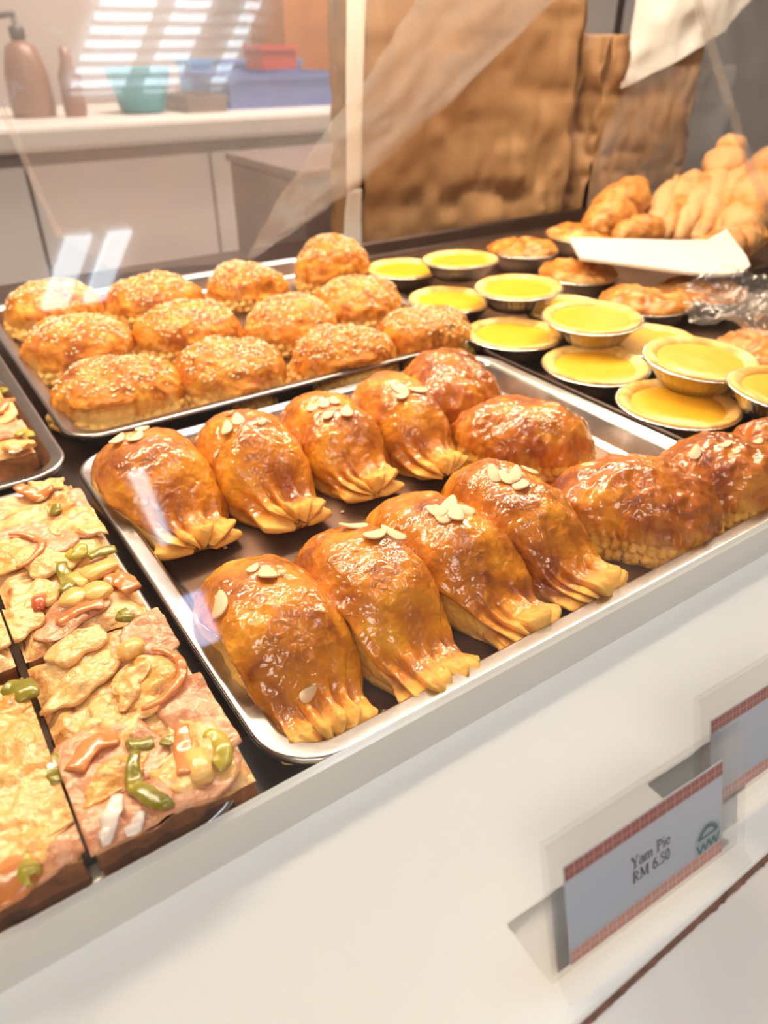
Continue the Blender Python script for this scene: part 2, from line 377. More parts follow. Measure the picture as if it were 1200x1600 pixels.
# tilted front glass
gt = math.radians(35); gv = np.array([0, math.sin(gt), math.cos(gt)]); gn = np.array([0, -math.cos(gt), math.sin(gt)])
P0 = np.array([X0, YG + 0.001, 0.0030]); P1 = np.array([X1, YG + 0.001, 0.0030]); gl = 0.742
V = [P0, P1, P1 + gv * gl, P0 + gv * gl]; V = V + [v - gn * 0.004 for v in V]
g_ = MB().add(V, [(0, 1, 2, 3), (7, 6, 5, 4), (0, 4, 5, 1), (1, 5, 6, 2), (2, 6, 7, 3), (3, 7, 4, 0)])
W2(g_, 'front_glass', M['glass'])

# ------------------------------------------------------------------ trays
def rrect(x0, x1, y0, y1, r, n=7):
    P = []
    for cx, cy, a0 in ((x1 - r, y1 - r, 0), (x0 + r, y1 - r, 90), (x0 + r, y0 + r, 180), (x1 - r, y0 + r, 270)):
        for k in range(n + 1):
            a = math.radians(a0 + 90 * k / n); P.append((cx + r * math.cos(a), cy + r * math.sin(a)))
    return P
def tray(label, x0, x1, y0, y1, depth=0.0195, rim=0.0095, r=0.028, mat='steel', z=0.0, group='steel baking trays', name='baking_tray'):
    t = thing(name, label, 'tray', ((x0 + x1) / 2, (y0 + y1) / 2, z - depth - 0.001), 0, group)
    cx, cy = (x0 + x1) / 2, (y0 + y1) / 2; zz = depth + 0.001
    prof = [(0.0, -0.003), (0.0, -0.001), (0.0006, 0.0), (0.0018, 0.0004), (0.003, 0.0), (rim - 0.001, -0.0002), (rim, -0.0008), (rim + 0.0022, -0.004),
            (rim + 0.006, -depth + 0.004), (rim + 0.0085, -depth + 0.001), (rim + 0.012, -depth)]
    back = [(rim + 0.012, -depth - 0.001), (rim + 0.008, -depth - 0.0005), (rim + 0.005, -depth + 0.004), (rim + 0.0012, -0.004), (rim - 0.001, -0.0016), (0.002, -0.0014), (0.0012, -0.003)]
    mb = MB(); V = []; F = []
    rings = prof + back; n = None
    for (o_, h_) in rings:
        P = rrect(x0 - cx + o_, x1 - cx - o_, y0 - cy + o_, y1 - cy - o_, max(r - o_, 0.006)); n = len(P)
        V += [(p[0], p[1], h_ + zz) for p in P]
    k = len(rings)
    for i in range(k):
        if i == len(prof) - 1: continue
        for j in range(n):
            a, b = i * n, ((i + 1) % k) * n
            F.append((a + j, a + (j + 1) % n, b + (j + 1) % n, b + j))
    fr = (len(prof) - 1) * n; br = len(prof) * n
    F.append(tuple(fr + j for j in range(n))); F.append(tuple(br + j for j in range(n))[::-1])
    obj('pan', mesh('pan', V, F, M[mat], True), t)
    P = rrect(x0 - cx + rim + 0.0095, x1 - cx - rim - 0.0095, y0 - cy + rim + 0.0095, y1 - cy - rim - 0.0095, max(r - rim - 0.0095, 0.005))
    MB().prism(P, zz - depth - 0.0002, zz - depth + 0.0004).build('pan_floor', M['stain_shade'], t)
    return t
TF = -0.0190                                          # level of the tray floors
tray('steel tray full of glazed almond and crimped pies', 0.0655, 0.415, 0.1612, 0.462)
tray('steel tray of sesame topped pies at the back left', 0.072, 0.452, 0.484, 0.842)
tray('steel tray with the two nearest ham pizza slices', -0.34, 0.0595, 0.1612, 0.437)
tray('steel tray holding the single pizza slice behind', -0.34, 0.0655, 0.448, 0.78, z=-0.0005)
M['darkpan'] = plain('dark_baking_pan', (0.05, 0.025, 0.018), 0.35, 0.6, 25, 0.2)
tray('dark tray under the nearest egg tarts beside the almond pie tray', 0.4185, 1.3, 0.1625, 0.478, mat='darkpan', group='dark baking trays', rim=0.004)
tray('dark tray under the far egg tarts, foil pies and flaky pastries', 0.4545, 1.3, 0.4815, 0.86, mat='darkpan', group='dark baking trays', rim=0.004)

# ------------------------------------------------------------------ pies
BV = {}
def finish_pie(name, label, cat, group, V, F, pale, mat, loc, rz, tilt=(0, 0)):
    t = thing(name, label, cat, loc, rz, group)
    ca, sa = math.cos(tilt[0]), math.sin(tilt[0]); cb_, sb = math.cos(tilt[1]), math.sin(tilt[1])
    Rx = np.array([[1, 0, 0], [0, ca, -sa], [0, sa, ca]]); Ry = np.array([[cb_, 0, sb], [0, 1, 0], [-sb, 0, cb_]])
    V = V @ (Rx @ Ry).T
    V[:, 2] -= V[:, 2].min()
    c = obj('crust', mesh('crust', V, F, M[mat], True, {'pale': pale}), t)
    bvh = BVHTree.FromPolygons([tuple(v) for v in V.tolist()], F)
    return t, bvh
def mw_of(t):
    return Matrix.Translation(t.location) @ Matrix.Rotation(t.rotation_euler.z, 4, 'Z')
def pix_hit(t, bvh, px, py):
    m = mw_of(t).inverted(); o = m @ Vector((0, 0, H)); d = m.to_3x3() @ Vector(ray(px, py))
    h = bvh.ray_cast(o, d, 3.0)
    return (h[0], h[1]) if h[0] is not None else None
def flake_mesh(seed):
    rg = np.random.RandomState(seed); n = 14; V = []; F = []
    L = 1.0; w = rg.uniform(0.5, 0.66); sk = rg.uniform(-0.25, 0.25)
    for s, z in ((1.0, 0.0), (1.0, 0.05), (0.9, 0.07)):
        for k in range(n):
            a = 2 * math.pi * k / n
            x = math.cos(a) * 0.5; y = math.sin(a) * 0.5 * w * (1 - 0.35 * math.cos(a)) + sk * x * x
            V.append((x * s, y * s, z + 0.25 * x * x))
    for r_ in range(2):
        for k in range(n): F.append((r_ * n + k, r_ * n + (k + 1) % n, (r_ + 1) * n + (k + 1) % n, (r_ + 1) * n + k))
    F.append(tuple(range(n))[::-1]); F.append(tuple(range(2 * n, 3 * n)))
    return mesh('almond_flake', V, F, M['almond'], True)
FLK = [flake_mesh(k) for k in range(6)]
def put_flake(t, bvh, px, py, L=0.010, ang=0.0, k=0, lift=0.0):
    h = pix_hit(t, bvh, px, py)
    if h is None: return
    p, n = h; n = n.normalized()
    if n.z < 0: n = -n
    xa = Vector((math.cos(ang), math.sin(ang), 0)); xa = (xa - n * xa.dot(n)).normalized(); ya = n.cross(xa)
    m = Matrix.Identity(4)
    for i in range(3): m[i][0] = xa[i] * L; m[i][1] = ya[i] * L; m[i][2] = n[i] * L; m[i][3] = p[i] + n[i] * lift
    obj('almond_flake', FLK[k % 6], t, mw=m)
def scatter_bits(t, bvh, name, mat, n, rx, ry, cx, cy, size, seed, elong=1.8, clump=0.0):
    rg = np.random.RandomState(seed); V = []; F = []
    for k in range(n):
        for _ in range(8):
            if clump: x, y = rg.normal(0, rx), rg.normal(0, ry)
            else:
                a = rg.uniform(0, 2 * math.pi); q = math.sqrt(rg.uniform(0, 1)); x, y = rx * q * math.cos(a), ry * q * math.sin(a)
            h = bvh.ray_cast(Vector((cx + x, cy + y, 0.2)), Vector((0, 0, -1)), 1.0)
            if h[0] is not None and h[1].z > 0.25: break
        else: continue
        p, nn = h[0], h[1]; a = rg.uniform(0, 6.28); s = size * rg.uniform(0.7, 1.3)
        xa = Vector((math.cos(a), math.sin(a), 0)); xa = (xa - nn * xa.dot(nn)).normalized(); ya = nn.cross(xa)
        b = len(V)
        for u, v, w in ((elong, 0, 0), (-elong, 0, 0), (0, 1, 0), (0, -1, 0), (0, 0, 0.75), (0, 0, -0.4)):
            V.append(tuple(p + xa * (u * s) + ya * (v * s) + nn * (w * s + 0.2 * s)))
        for f in ((0, 2, 4), (2, 1, 4), (1, 3, 4), (3, 0, 4), (2, 0, 5), (1, 2, 5), (3, 1, 5), (0, 3, 5)): F.append(tuple(b + i for i in f))
    o = obj(name, mesh(name, V, F, M[mat], True), t); o['kind'] = 'stuff'
    return o

def gathered_pie(label, group, cx, cy, rz, L, Wd, Ht, seed, flap=0, fingers=6, tilt=(0, 0), mat='glazed', end=0.66, name='almond_pie'):
    rg = np.random.RandomState(seed)
    nt, nf, nb = 96, 84, 10
    T = np.linspace(0, 1, nt) ; T = 0.5 * T + 0.5 * (0.5 - 0.5 * np.cos(math.pi * T))
    PH = np.linspace(0, math.pi, nf)
    ns = nf + nb
    t = np.repeat(T, ns); ph = np.tile(np.r_[PH, np.full(nb, math.pi)], nt); bb = np.tile(np.r_[np.zeros(nf), np.linspace(0, 1, nb + 2)[1:-1]], nt)
    top = bb == 0
    tm = 0.40
    back = np.sqrt(np.clip(1 - (np.clip((tm - t) / tm, 0, 1)) ** 2.2, 0, 1))
    fq = np.clip((t - tm) / (0.91 - tm), 0, 1) ** 1.9
    fr = end + (1 - end) * (0.5 + 0.5 * np.cos(math.pi * fq))
    w = np.where(t < tm, back ** 0.8, fr)
    hz = np.where(t < tm, back ** 0.85, 0.36 + 0.64 * (0.5 + 0.5 * np.cos(math.pi * fq)))
    cap = np.sqrt(np.clip(1 - (np.clip((t - 0.955) / 0.045, 0, 1)) ** 2, 0, 1))
    s = sstep(0.76, 0.93, t)
    fj = rg.uniform(0, 1); kf = fingers
    phw = ph + 0.16 * np.sin(2.3 * ph + 6 * fj) + 0.06 * np.sin(5 * ph + fj * 9)
    fing = np.abs(np.sin(kf * phw * 0.5 + fj * 3)) ** 0.55
    fid = np.floor((kf * phw * 0.5 + fj * 3) / math.pi)
    frnd = np.modf(np.abs(np.sin(fid * 12.9898 + seed * 78.233)) * 43758.5453)[0]
    rad = 1 - 0.50 * s * (1 - fing)
    c, sn = np.cos(ph), np.sin(ph)
    x = Wd / 2 * w * np.sign(c) * np.abs(c) ** 0.8 * rad * (0.25 + 0.75 * cap)
    z = Ht * hz * np.abs(sn) ** 0.72 * rad * (0.35 + 0.65 * cap)
    y = L * (0.5 - t)
    y = y - s * (0.008 * (fing - 0.5) + 0.006 * (frnd - 0.5)) * sstep(0.8, 1.0, t)
    # flare of the fringe
    x = x * (1 + 0.12 * sstep(0.86, 1, t))
    # bottom
    x = np.where(top, x, -(Wd / 2 * w * rad) * (1 - 2 * bb) * 0.96 * (0.25 + 0.75 * cap)); z = np.where(top, z, 0.0)
    V = np.stack([x, y, z], 1)
    V[:, 2] += 0.006 * sstep(0.82, 1.0, t)
    # seam flap on one long side: lower, paler dough under a lip
    pale = 0.62 * sstep(0.80, 1.0, t) + 0.45 * sstep(0.5, 0.08, z / (Ht * np.maximum(hz, 0.2)))
    if flap:
        side = c * flap
        lipz = 0.52 + 0.10 * np.sin(9 * t + seed)
        m = sstep(0.18, 0.42, t) * sstep(0.98, 0.8, t) * (side > 0)
        low = sstep(lipz + 0.03, lipz - 0.05, sn)
        V[:, 0] -= flap * np.where(top, 0.0048 * m * low, 0)
        V[:, 0] += flap * np.where(top, 0.0016 * m * np.exp(-((sn - lipz - 0.06) / 0.06) ** 2), 0)
        pale = np.maximum(pale, (0.95 if Wd > 0.063 else 0.6) * m * low)
    # lumps
    nrm = np.stack([c * 0.9, np.zeros_like(c), sn], 1); nrm /= np.linalg.norm(nrm, axis=1)[:, None] + 1e-9
    P = V + seed * 3.1
    d = 0.0024 * fbm(P, 30, 2, seed) + 0.0010 * fbm(P, 95, 2, seed + 5) + 0.0005 * fbm(P, 260, 2, seed + 9)
    # stretch folds running towards the gathers
    d += 0.0006 * np.sin(ph * kf * 1.0 + 3 * fj) * sstep(0.62, 0.85, t) + 0.0007 * s * np.sin(ph * kf * 2.3)
    V += nrm * (d * np.where(top, 1, 0) * sstep(0, 0.25, sn))[:, None]
    F = []
    for i in range(nt - 1):
        for j in range(ns):
            F.append((i * ns + j, i * ns + (j + 1) % ns, (i + 1) * ns + (j + 1) % ns, (i + 1) * ns + j))
    F.append(tuple(range((nt - 1) * ns, nt * ns)))
    return finish_pie(name, label, 'pie', group, V, F, np.clip(pale, 0, 1.2), mat, (cx, cy, TF), rz, tilt)

def crimped_pie(name, label, group, cx, cy, rz, a, b, Ht, seed, mat, teeth=46, gap=None, cover=1.0, tilt=(0, 0), rimh=0.0095, sq=2.2, loc_z=None, e=0.92):
    rg = np.random.RandomState(seed)
    nu, nd, nr = 200, 36, 16
    th = np.linspace(0, 2 * math.pi, nu, endpoint=False)
    # outline: superellipse with a wobble
    rr = (np.abs(np.cos(th) / a) ** sq + np.abs(np.sin(th) / b) ** sq) ** (-1 / sq)
    rr *= 1 + 0.04 * np.sin(2 * th + seed) + 0.035 * np.sin(3 * th + 2.1 * seed) + 0.02 * np.sin(5 * th + seed * 1.7)
    ph = th * teeth / (2 * math.pi)
    V = []; pale = []; 
    prow = [(q, 'd') for q in np.linspace(0, 1, nd)] + [(q, 'r') for q in np.linspace(0, 1, nr + 1)[1:]]
    for q, kind in prow:
        if kind == 'd':
            r_ = e * np.sin(q * math.pi / 2) ** 0.95; zz = rimh + (Ht - rimh) * np.cos(q * math.pi / 2) ** 0.95
            R = rr * r_; Z = np.full(nu, zz)
            low = sstep(0.62, 1.0, q)
            fold = (np.abs(np.sin(ph * math.pi)) ** 0.5 - 0.6) * 0.0016 * low
            R = R + fold
            # radial creases
            R = R - 0.0012 * low * sstep(0.55, 1, np.sin(ph * math.pi / 3 + seed))
            pl = 0.30 * low + 0 * th
        else:
            r_ = e + (1.0 - e) * math.sin(min(q * 1.6, 1) * math.pi / 2) - (0.05 * sstep(0.75, 1, q))
            R = rr * r_; Z = np.full(nu, rimh * (1 - q))
            row = 0.0 if q < 0.5 else 0.5
            groove = sstep(0.16, 0.0, np.abs(((ph + row) % 1.0) - 0.5))
            R = R - 0.0040 * groove * sstep(0.0, 0.12, q) * (1 - sstep(0.93, 1.0, q)) - 0.0014 * math.exp(-((q - 0.5) / 0.07) ** 2)
            R = R + 0.0006 * np.sin(ph * 2.4 + 11 * q + seed)
            pl = 0.42 + 0.2 * (1 - groove) + 0 * th
        if gap is not None:
            g0, g1 = gap
            gm = sstep(0, 0.25, (th - g0)) * sstep(0, 0.25, (g1 - th))
            if kind == 'd' and q > 0.78:
                R = R - gm * 0.006 * sstep(0.78, 0.83, q); pl = np.maximum(pl, gm * 1.0 * sstep(0.77, 0.82, q))
            if kind == 'd' and 0.68 < q <= 0.78: R = R + gm * 0.0025
            if kind == 'r': pl = np.maximum(pl, gm * 0.8)
        V.append(np.stack([R * np.cos(th), R * np.sin(th), Z], 1)); pale.append(pl)
    V = np.concatenate(V); pale = np.concatenate(pale)
    rows = len(prow)
    P = V + seed * 2.7
    up = np.clip(V[:, 2] / Ht, 0, 1)
    nrm = np.stack([V[:, 0] / a, V[:, 1] / b, 0.6 + up], 1); nrm /= np.linalg.norm(nrm, axis=1)[:, None]
    rgh = 1.1 if mat == 'sesame' else 1.0
    d = 0.0030 * fbm(P, 32, 2, seed) + rgh * 0.0014 * fbm(P, 95, 2, seed + 3) + rgh * 0.0007 * fbm(P, 250, 2, seed + 7)
    V += nrm * (d * sstep(rimh * 0.3, rimh * 1.5, V[:, 2]))[:, None]
    pale = pale - 0.15 * up + 0.25 * fbm(P, 60, 2, seed + 21)
    F = []
    for i in range(rows - 1):
        for j in range(nu):
            F.append((i * nu + j, (i + 1) * nu + j, (i + 1) * nu + (j + 1) % nu, i * nu + (j + 1) % nu))
    F.append(tuple((rows - 1) * nu + j for j in range(nu))[::-1])
    return finish_pie(name, label, 'pie', group, V, F, np.clip(pale, 0, 1.2), mat, (cx, cy, TF if loc_z is None else loc_z), rz, tilt)

R_ = math.radians
GA = 'glazed almond pies in the front tray'
A = [ # label, x, y, rz, L, W, H, seed, flap, fingers, flakes[(px,py,L,ang)]
 ('nearest glazed almond pie with two flat almond flakes, front left of the tray', 0.0985, 0.2315, R_(-3), 0.115, 0.064, 0.047, 3, -1, 13, [(418, 897, .0125, 1.2), (396, 890, .006, .5), (440, 897, .004, 0), (346, 945, .0125, .9), (480, 1085, .008, .4)]),
 ('glazed almond pie second from left in the front row', 0.1505, 0.2295, R_(-3), 0.117, 0.062, 0.046, 8, -1, 13, [(553, 824, .013, 2.9), (588, 838, .012, .2), (612, 838, .012, 2.2)]),
 ('glazed almond pie third from left in the front row with an overlapping flake cluster', 0.2035, 0.2360, R_(2), 0.126, 0.059, 0.044, 12, -1, 11, [(702, 792, .013, .5), (690, 806, .012, 1.4), (712, 806, .012, .8), (725, 797, .010, 2.2), (682, 800, .010, 2.0)]),
 ('glazed almond pie with five flakes beside the crimped pies in the front row', 0.2520, 0.2345, R_(1), 0.121, 0.058, 0.046, 21, 0, 13, [(772, 741, .011, 1.2), (790, 748, .010, 1.6), (806, 744, .011, .6), (812, 757, .013, 1.2), (826, 737, .009, 2.4)]),
 ('almond pie with a torn pale side at the back left tray corner', 0.1015, 0.3935, R_(2), 0.116, 0.073, 0.047, 31, -1, 11, [(214, 684, .012, .8), (222, 672, .008, .2), (186, 690, .011, .7), (158, 700, .012, .5), (250, 662, .010, .9)]),
 ('almond pie with a split dark end, second in the back row', 0.1625, 0.3860, R_(-2), 0.122, 0.062, 0.047, 40, 0, 11, [(372, 656, .010, 1.3), (356, 670, .011, 1.0), (360, 648, .006, .4), (410, 660, .006, 0), (340, 709, .005, 0)]),
 ('almond pie with a heaped flake cluster, third in the back row', 0.2220, 0.3880, R_(-5), 0.120, 0.061, 0.046, 47, 0, 11, [(490, 638, .009, .3), (507, 633, .010, .9), (523, 630, .010, 1.4), (541, 644, .012, 1.1), (514, 650, .008, 0)]),
 ('narrow almond pie with three flakes at the right of the back row', 0.2780, 0.3850, R_(-10), 0.124, 0.059, 0.047, 52, 0, 11, [(624, 609, .011, 2.4), (653, 611, .012, 2.7), (630, 621, .009, .2)]),
]
for k, (lb_, x, y, rz, L_, Wd, Ht, sd, fl, fg, fk) in enumerate(A):
    t, bv = gathered_pie(lb_, GA, x, y, rz, L_, Wd, Ht, sd, fl, fg)
    for j, (px, py, fl_, an) in enumerate(fk): put_flake(t, bv, px, py, fl_ * 1.2, an, sd + j, 0.0006 * (j % 3))

GC = 'crimped glazed pies in the front tray'
Cc = [('crimped glazed pie with a pale crumb patch at the back tray corner', 0.3400, 0.4080, R_(-25), 0.040, 0.050, 0.046, 61, (745, 572)),
      ('crimped glazed pie in the middle right of the front tray', 0.3330, 0.3190, R_(-42), 0.051, 0.037, 0.044, 66, (850, 657)),
      ('crimped glazed pie overhanging the white ledge with a blocky crimped rim', 0.3265, 0.2155, R_(-44), 0.050, 0.038, 0.046, 71, (842, 735)),
      ]
for (lb_, x, y, rz, a, b, Ht, sd, cr) in Cc:
    t, bv = crimped_pie('glazed_pie', lb_, GC, x, y, rz, a, b, Ht, sd, 'crimped', 44, rimh=0.015, e=0.95)
    h = pix_hit(t, bv, *cr)
    if h: scatter_bits(t, bv, 'crumb_topping', 'crumb', 60, 0.005, 0.004, h[0].x, h[0].y, 0.0009, sd, 1.2, 1)
t, bv = crimped_pie('glazed_pie', 'crimped glazed pie with scattered flakes at the right edge of the photo', GC, 0.3965, 0.2080, R_(-30), 0.043, 0.038, 0.046, 77, 'crimped', 44, rimh=0.015, e=0.95)
for j, (px, py, l_, an) in enumerate([(1087, 707, .011, .9), (1135, 695, .009, .2), (1118, 790, .010, 1.1), (1150, 705, .006, 1.9), (1185, 690, .008, .6)]): put_flake(t, bv, px, py, l_, an, j)
crimped_pie('glazed_pie', 'crimped glazed pie peeping out behind the rightmost one', GC, 0.4540, 0.2160, R_(-20), 0.029, 0.024, 0.040, 79, 'crimped', 40)

GS = 'sesame pies in the back tray'
Sx = [('sesame pie at the far back left tray corner', 0.137, 0.800, 10, .053, .047, None), ('sesame pie in the left column, middle row', 0.128, 0.672, -20, .050, .050, None),
      ('sesame pie with an open pale seam at the front left of its tray', 0.126, 0.552, -4, .054, .044, (3.6, 4.9)), ('sesame pie second from left in the far row', 0.232, 0.775, -12, .050, .046, None),
      ('sesame pie second from left in the middle row', 0.225, 0.655, -10, .050, .046, None), ('round sesame pie second from left in the front row', 0.214, 0.540, -5, .047, .046, None),
      ('sesame pie third from left in the far row', 0.334, 0.765, -14, .048, .045, None), ('sesame pie third from left in the middle row', 0.315, 0.622, -25, .050, .047, None),
      ('sesame pie with a crimped open edge, third in the front row', 0.310, 0.520, -16, .052, .038, (4.2, 5.4)), ('tall sesame pie at the far right corner next to the tarts', 0.448, 0.765, -15, .050, .044, None),
      ('sesame pie at the right end of the middle row', 0.405, 0.640, -18, .048, .046, None), ('sesame pie at the right end of the front row beside the tarts', 0.402, 0.522, -10, .047, .046, None)]
for k, (lb_, x, y, rz, a, b, gp) in enumerate(Sx):
    hh = 0.043 if k != 9 else 0.056
    t, bv = crimped_pie('sesame_pie', lb_, GS, x, y, R_(rz), a, b, hh, 100 + k * 7, 'sesame', 34, gp, rimh=0.013, e=0.94)
    scatter_bits(t, bv, 'sesame_seeds', 'seed', 420, a * 0.84, b * 0.84, 0, 0, 0.00105, 200 + k, 1.7)

# ------------------------------------------------------------------ tarts in foil cups
RT_ = 0.045
def foil_mesh():
    m = MB(); prof = [(0.0, 0.0), (0.026, 0.0, 0.2), (0.029, 0.0012, .6), (0.036, 0.012, 1.0), (0.0425, 0.0235, 1.0), (0.0437, 0.0243, .6), (0.0452, 0.0243, .5), (0.0457, 0.0250, .4), (0.0450, 0.0257, .3), (0.0434, 0.0253, .2), (0.0415, 0.0235, .6), (0.035, 0.012, .8), (0.0283, 0.0022, .5), (0.0, 0.0018)]
    m.lathe(prof, 176, 0.0007, 44)
    return mesh('foil_cup', m.V, m.F, M['foil'], True)
def crust_ring():
    prof = [(0.0418, 0.0225), (0.0434, 0.0252), (0.0436, 0.0266), (0.0426, 0.0276), (0.0405, 0.0277), (0.0375, 0.0266), (0.0350, 0.0250), (0.0335, 0.0228), (0.033, 0.018)]
    m = MB().lathe(prof, 120); V = np.array(m.V)
    V[:, 2] += 0.0006 * fbm(V, 90, 3, 4) * (V[:, 2] > 0.0226); rr = np.hypot(V[:, 0], V[:, 1])[:, None]
    V[:, :2] *= 1 + 0.02 * (fbm(V * np.array([1, 1, 0]), 45, 2, 9)[:, None]) * (rr < 0.0405)
    return mesh('crust', V, m.F, M['tartcrust'], True, {'pale': 0.35 + 0.3 * fbm(V, 60, 2, 2)})
def custard_mesh():
    m = MB(); prof = [(r_, 0.0252 - 0.0004 * math.sin(r_ / 0.036 * 3.0) - 0.0022 * (r_ / 0.0362) ** 6) for r_ in np.linspace(0.0, 0.0362, 14)]
    m.lathe(prof, 64); V = np.array(m.V); V[:, 2] += 0.0003 * fbm(V, 60, 2, 3)
    return mesh('custard', V, m.F, M['custard'], True)
ME = {'foil': foil_mesh(), 'ring': crust_ring(), 'cust': custard_mesh()}
def tart(label, x, y, z, rz, s=1.0, tilt=(0, 0), group='egg tarts in foil cups'):
    t = thing('egg_tart', label, 'tart', (x, y, z), rz, group); t.scale = (s, s * 0.98, s * 0.80); t.rotation_euler = (tilt[0], tilt[1], rz)
    obj('foil_cup', ME['foil'], t); obj('crust', ME['ring'], t); obj('custard', ME['cust'], t)
    return t
ZL = TF + 0.0003
low = [('lowest layer egg tart farthest back beside the tall sesame pie', 632, 418), ('egg tart in the lower layer under the two farthest stacked tarts', 704, 466), ('egg tart in the lower layer, third from the back', 803, 519),
       ('egg tart on the tray right behind the empty steel tray edge', 931, 568), ('nearest egg tart lying flat on the tray', 1060, 628)]
for k, (lb_, px, py) in enumerate(low):
    p = gz(px, py, ZL + 0.0215); tart(lb_, p[0], p[1], ZL, k * 1.3, 1.0)
ZU = ZL + 0.0212
up = [('topmost egg tart farthest back next to the kraft bag', 720, 403), ('stacked egg tart second from the back', 811, 446), ('stacked egg tart in the middle of the upper row', 926, 492),
      ('stacked egg tart nearest the plastic bag', 1094, 556), ('egg tart cut off by the right edge of the photo', 1238, 606)]
for k, (lb_, px, py) in enumerate(up):
    p = gz(px, py, ZU + 0.0215); tart(lb_, p[0], p[1], ZU, 0.7 + k, 0.98, (R_(-2), R_(1.5)))
for k, (lb_, x, y) in enumerate([('egg tart half hidden under the middle stacked tart', 0.556, 0.392), ('egg tart half hidden under the tart by the plastic bag', 0.55, 0.292), ('egg tart hidden low at the right edge', 0.55, 0.20),
                                 ('egg tart half hidden under the second stacked tart', 0.562, 0.50)]):
    tart(lb_, x, y, ZL, k * 2.0)

def bumpy_top():
    n, m_ = 72, 18; V = []; F = []
    for i in range(m_):
        q = i / (m_ - 1); r_ = 0.0445 * math.sin(q * math.pi / 2) ** 0.9; z = 0.0245 + 0.011 * math.cos(q * math.pi / 2) ** 0.8
        for j in range(n):
            a = 2 * math.pi * j / n; V.append((r_ * math.cos(a), r_ * math.sin(a), z))
    V = np.array(V); up_ = (V[:, 2] - 0.0245) / 0.011
    V[:, 2] += (0.0035 * fbm(V, 55, 3, 8) + 0.002 * fbm(V, 140, 2, 5)) * np.clip(0.35 + up_, 0, 1)
    V[:, 2] = np.maximum(V[:, 2], 0.0242)
    for i in range(m_ - 1):
        for j in range(n): F.append((i * n + j, (i + 1) * n + j, (i + 1) * n + (j + 1) % n, i * n + (j + 1) % n))
    return mesh('pie_crust', V, F, M['pietop'], True, {'pale': 0.15 + 0.35 * fbm(V, 50, 2, 2)})
ME['top'] = bumpy_top()
def foil_pie(label, x, y, z, rz, s=1.0):
    t = thing('foil_pie', label, 'pie', (x, y, z), rz, 'brown pies in foil cups'); t.scale = (s, s, s)
    obj('foil_cup', ME['foil'], t); obj('pie_crust', ME['top'], t)
for k, (lb_, px, py) in enumerate([('brown foil pie nearest the kraft bag', 816, 386), ('brown foil pie far back beside the flaky pastries', 905, 364), ('brown foil pie with its foil side showing under the white card', 905, 424),
                                   ('brown foil pie beside the stacked tarts and plastic bag', 1008, 468), ('brown foil pie under the right end of the white card', 1098, 452)]):
    p = gz(px, py, ZL + 0.028); foil_pie(lb_, p[0], p[1], ZL, k * 1.7)
p = gz(1205, 545, ZL + 0.028); foil_pie('brown foil pie at the right edge under the plastic bag', p[0], p[1], ZL, 0.4)

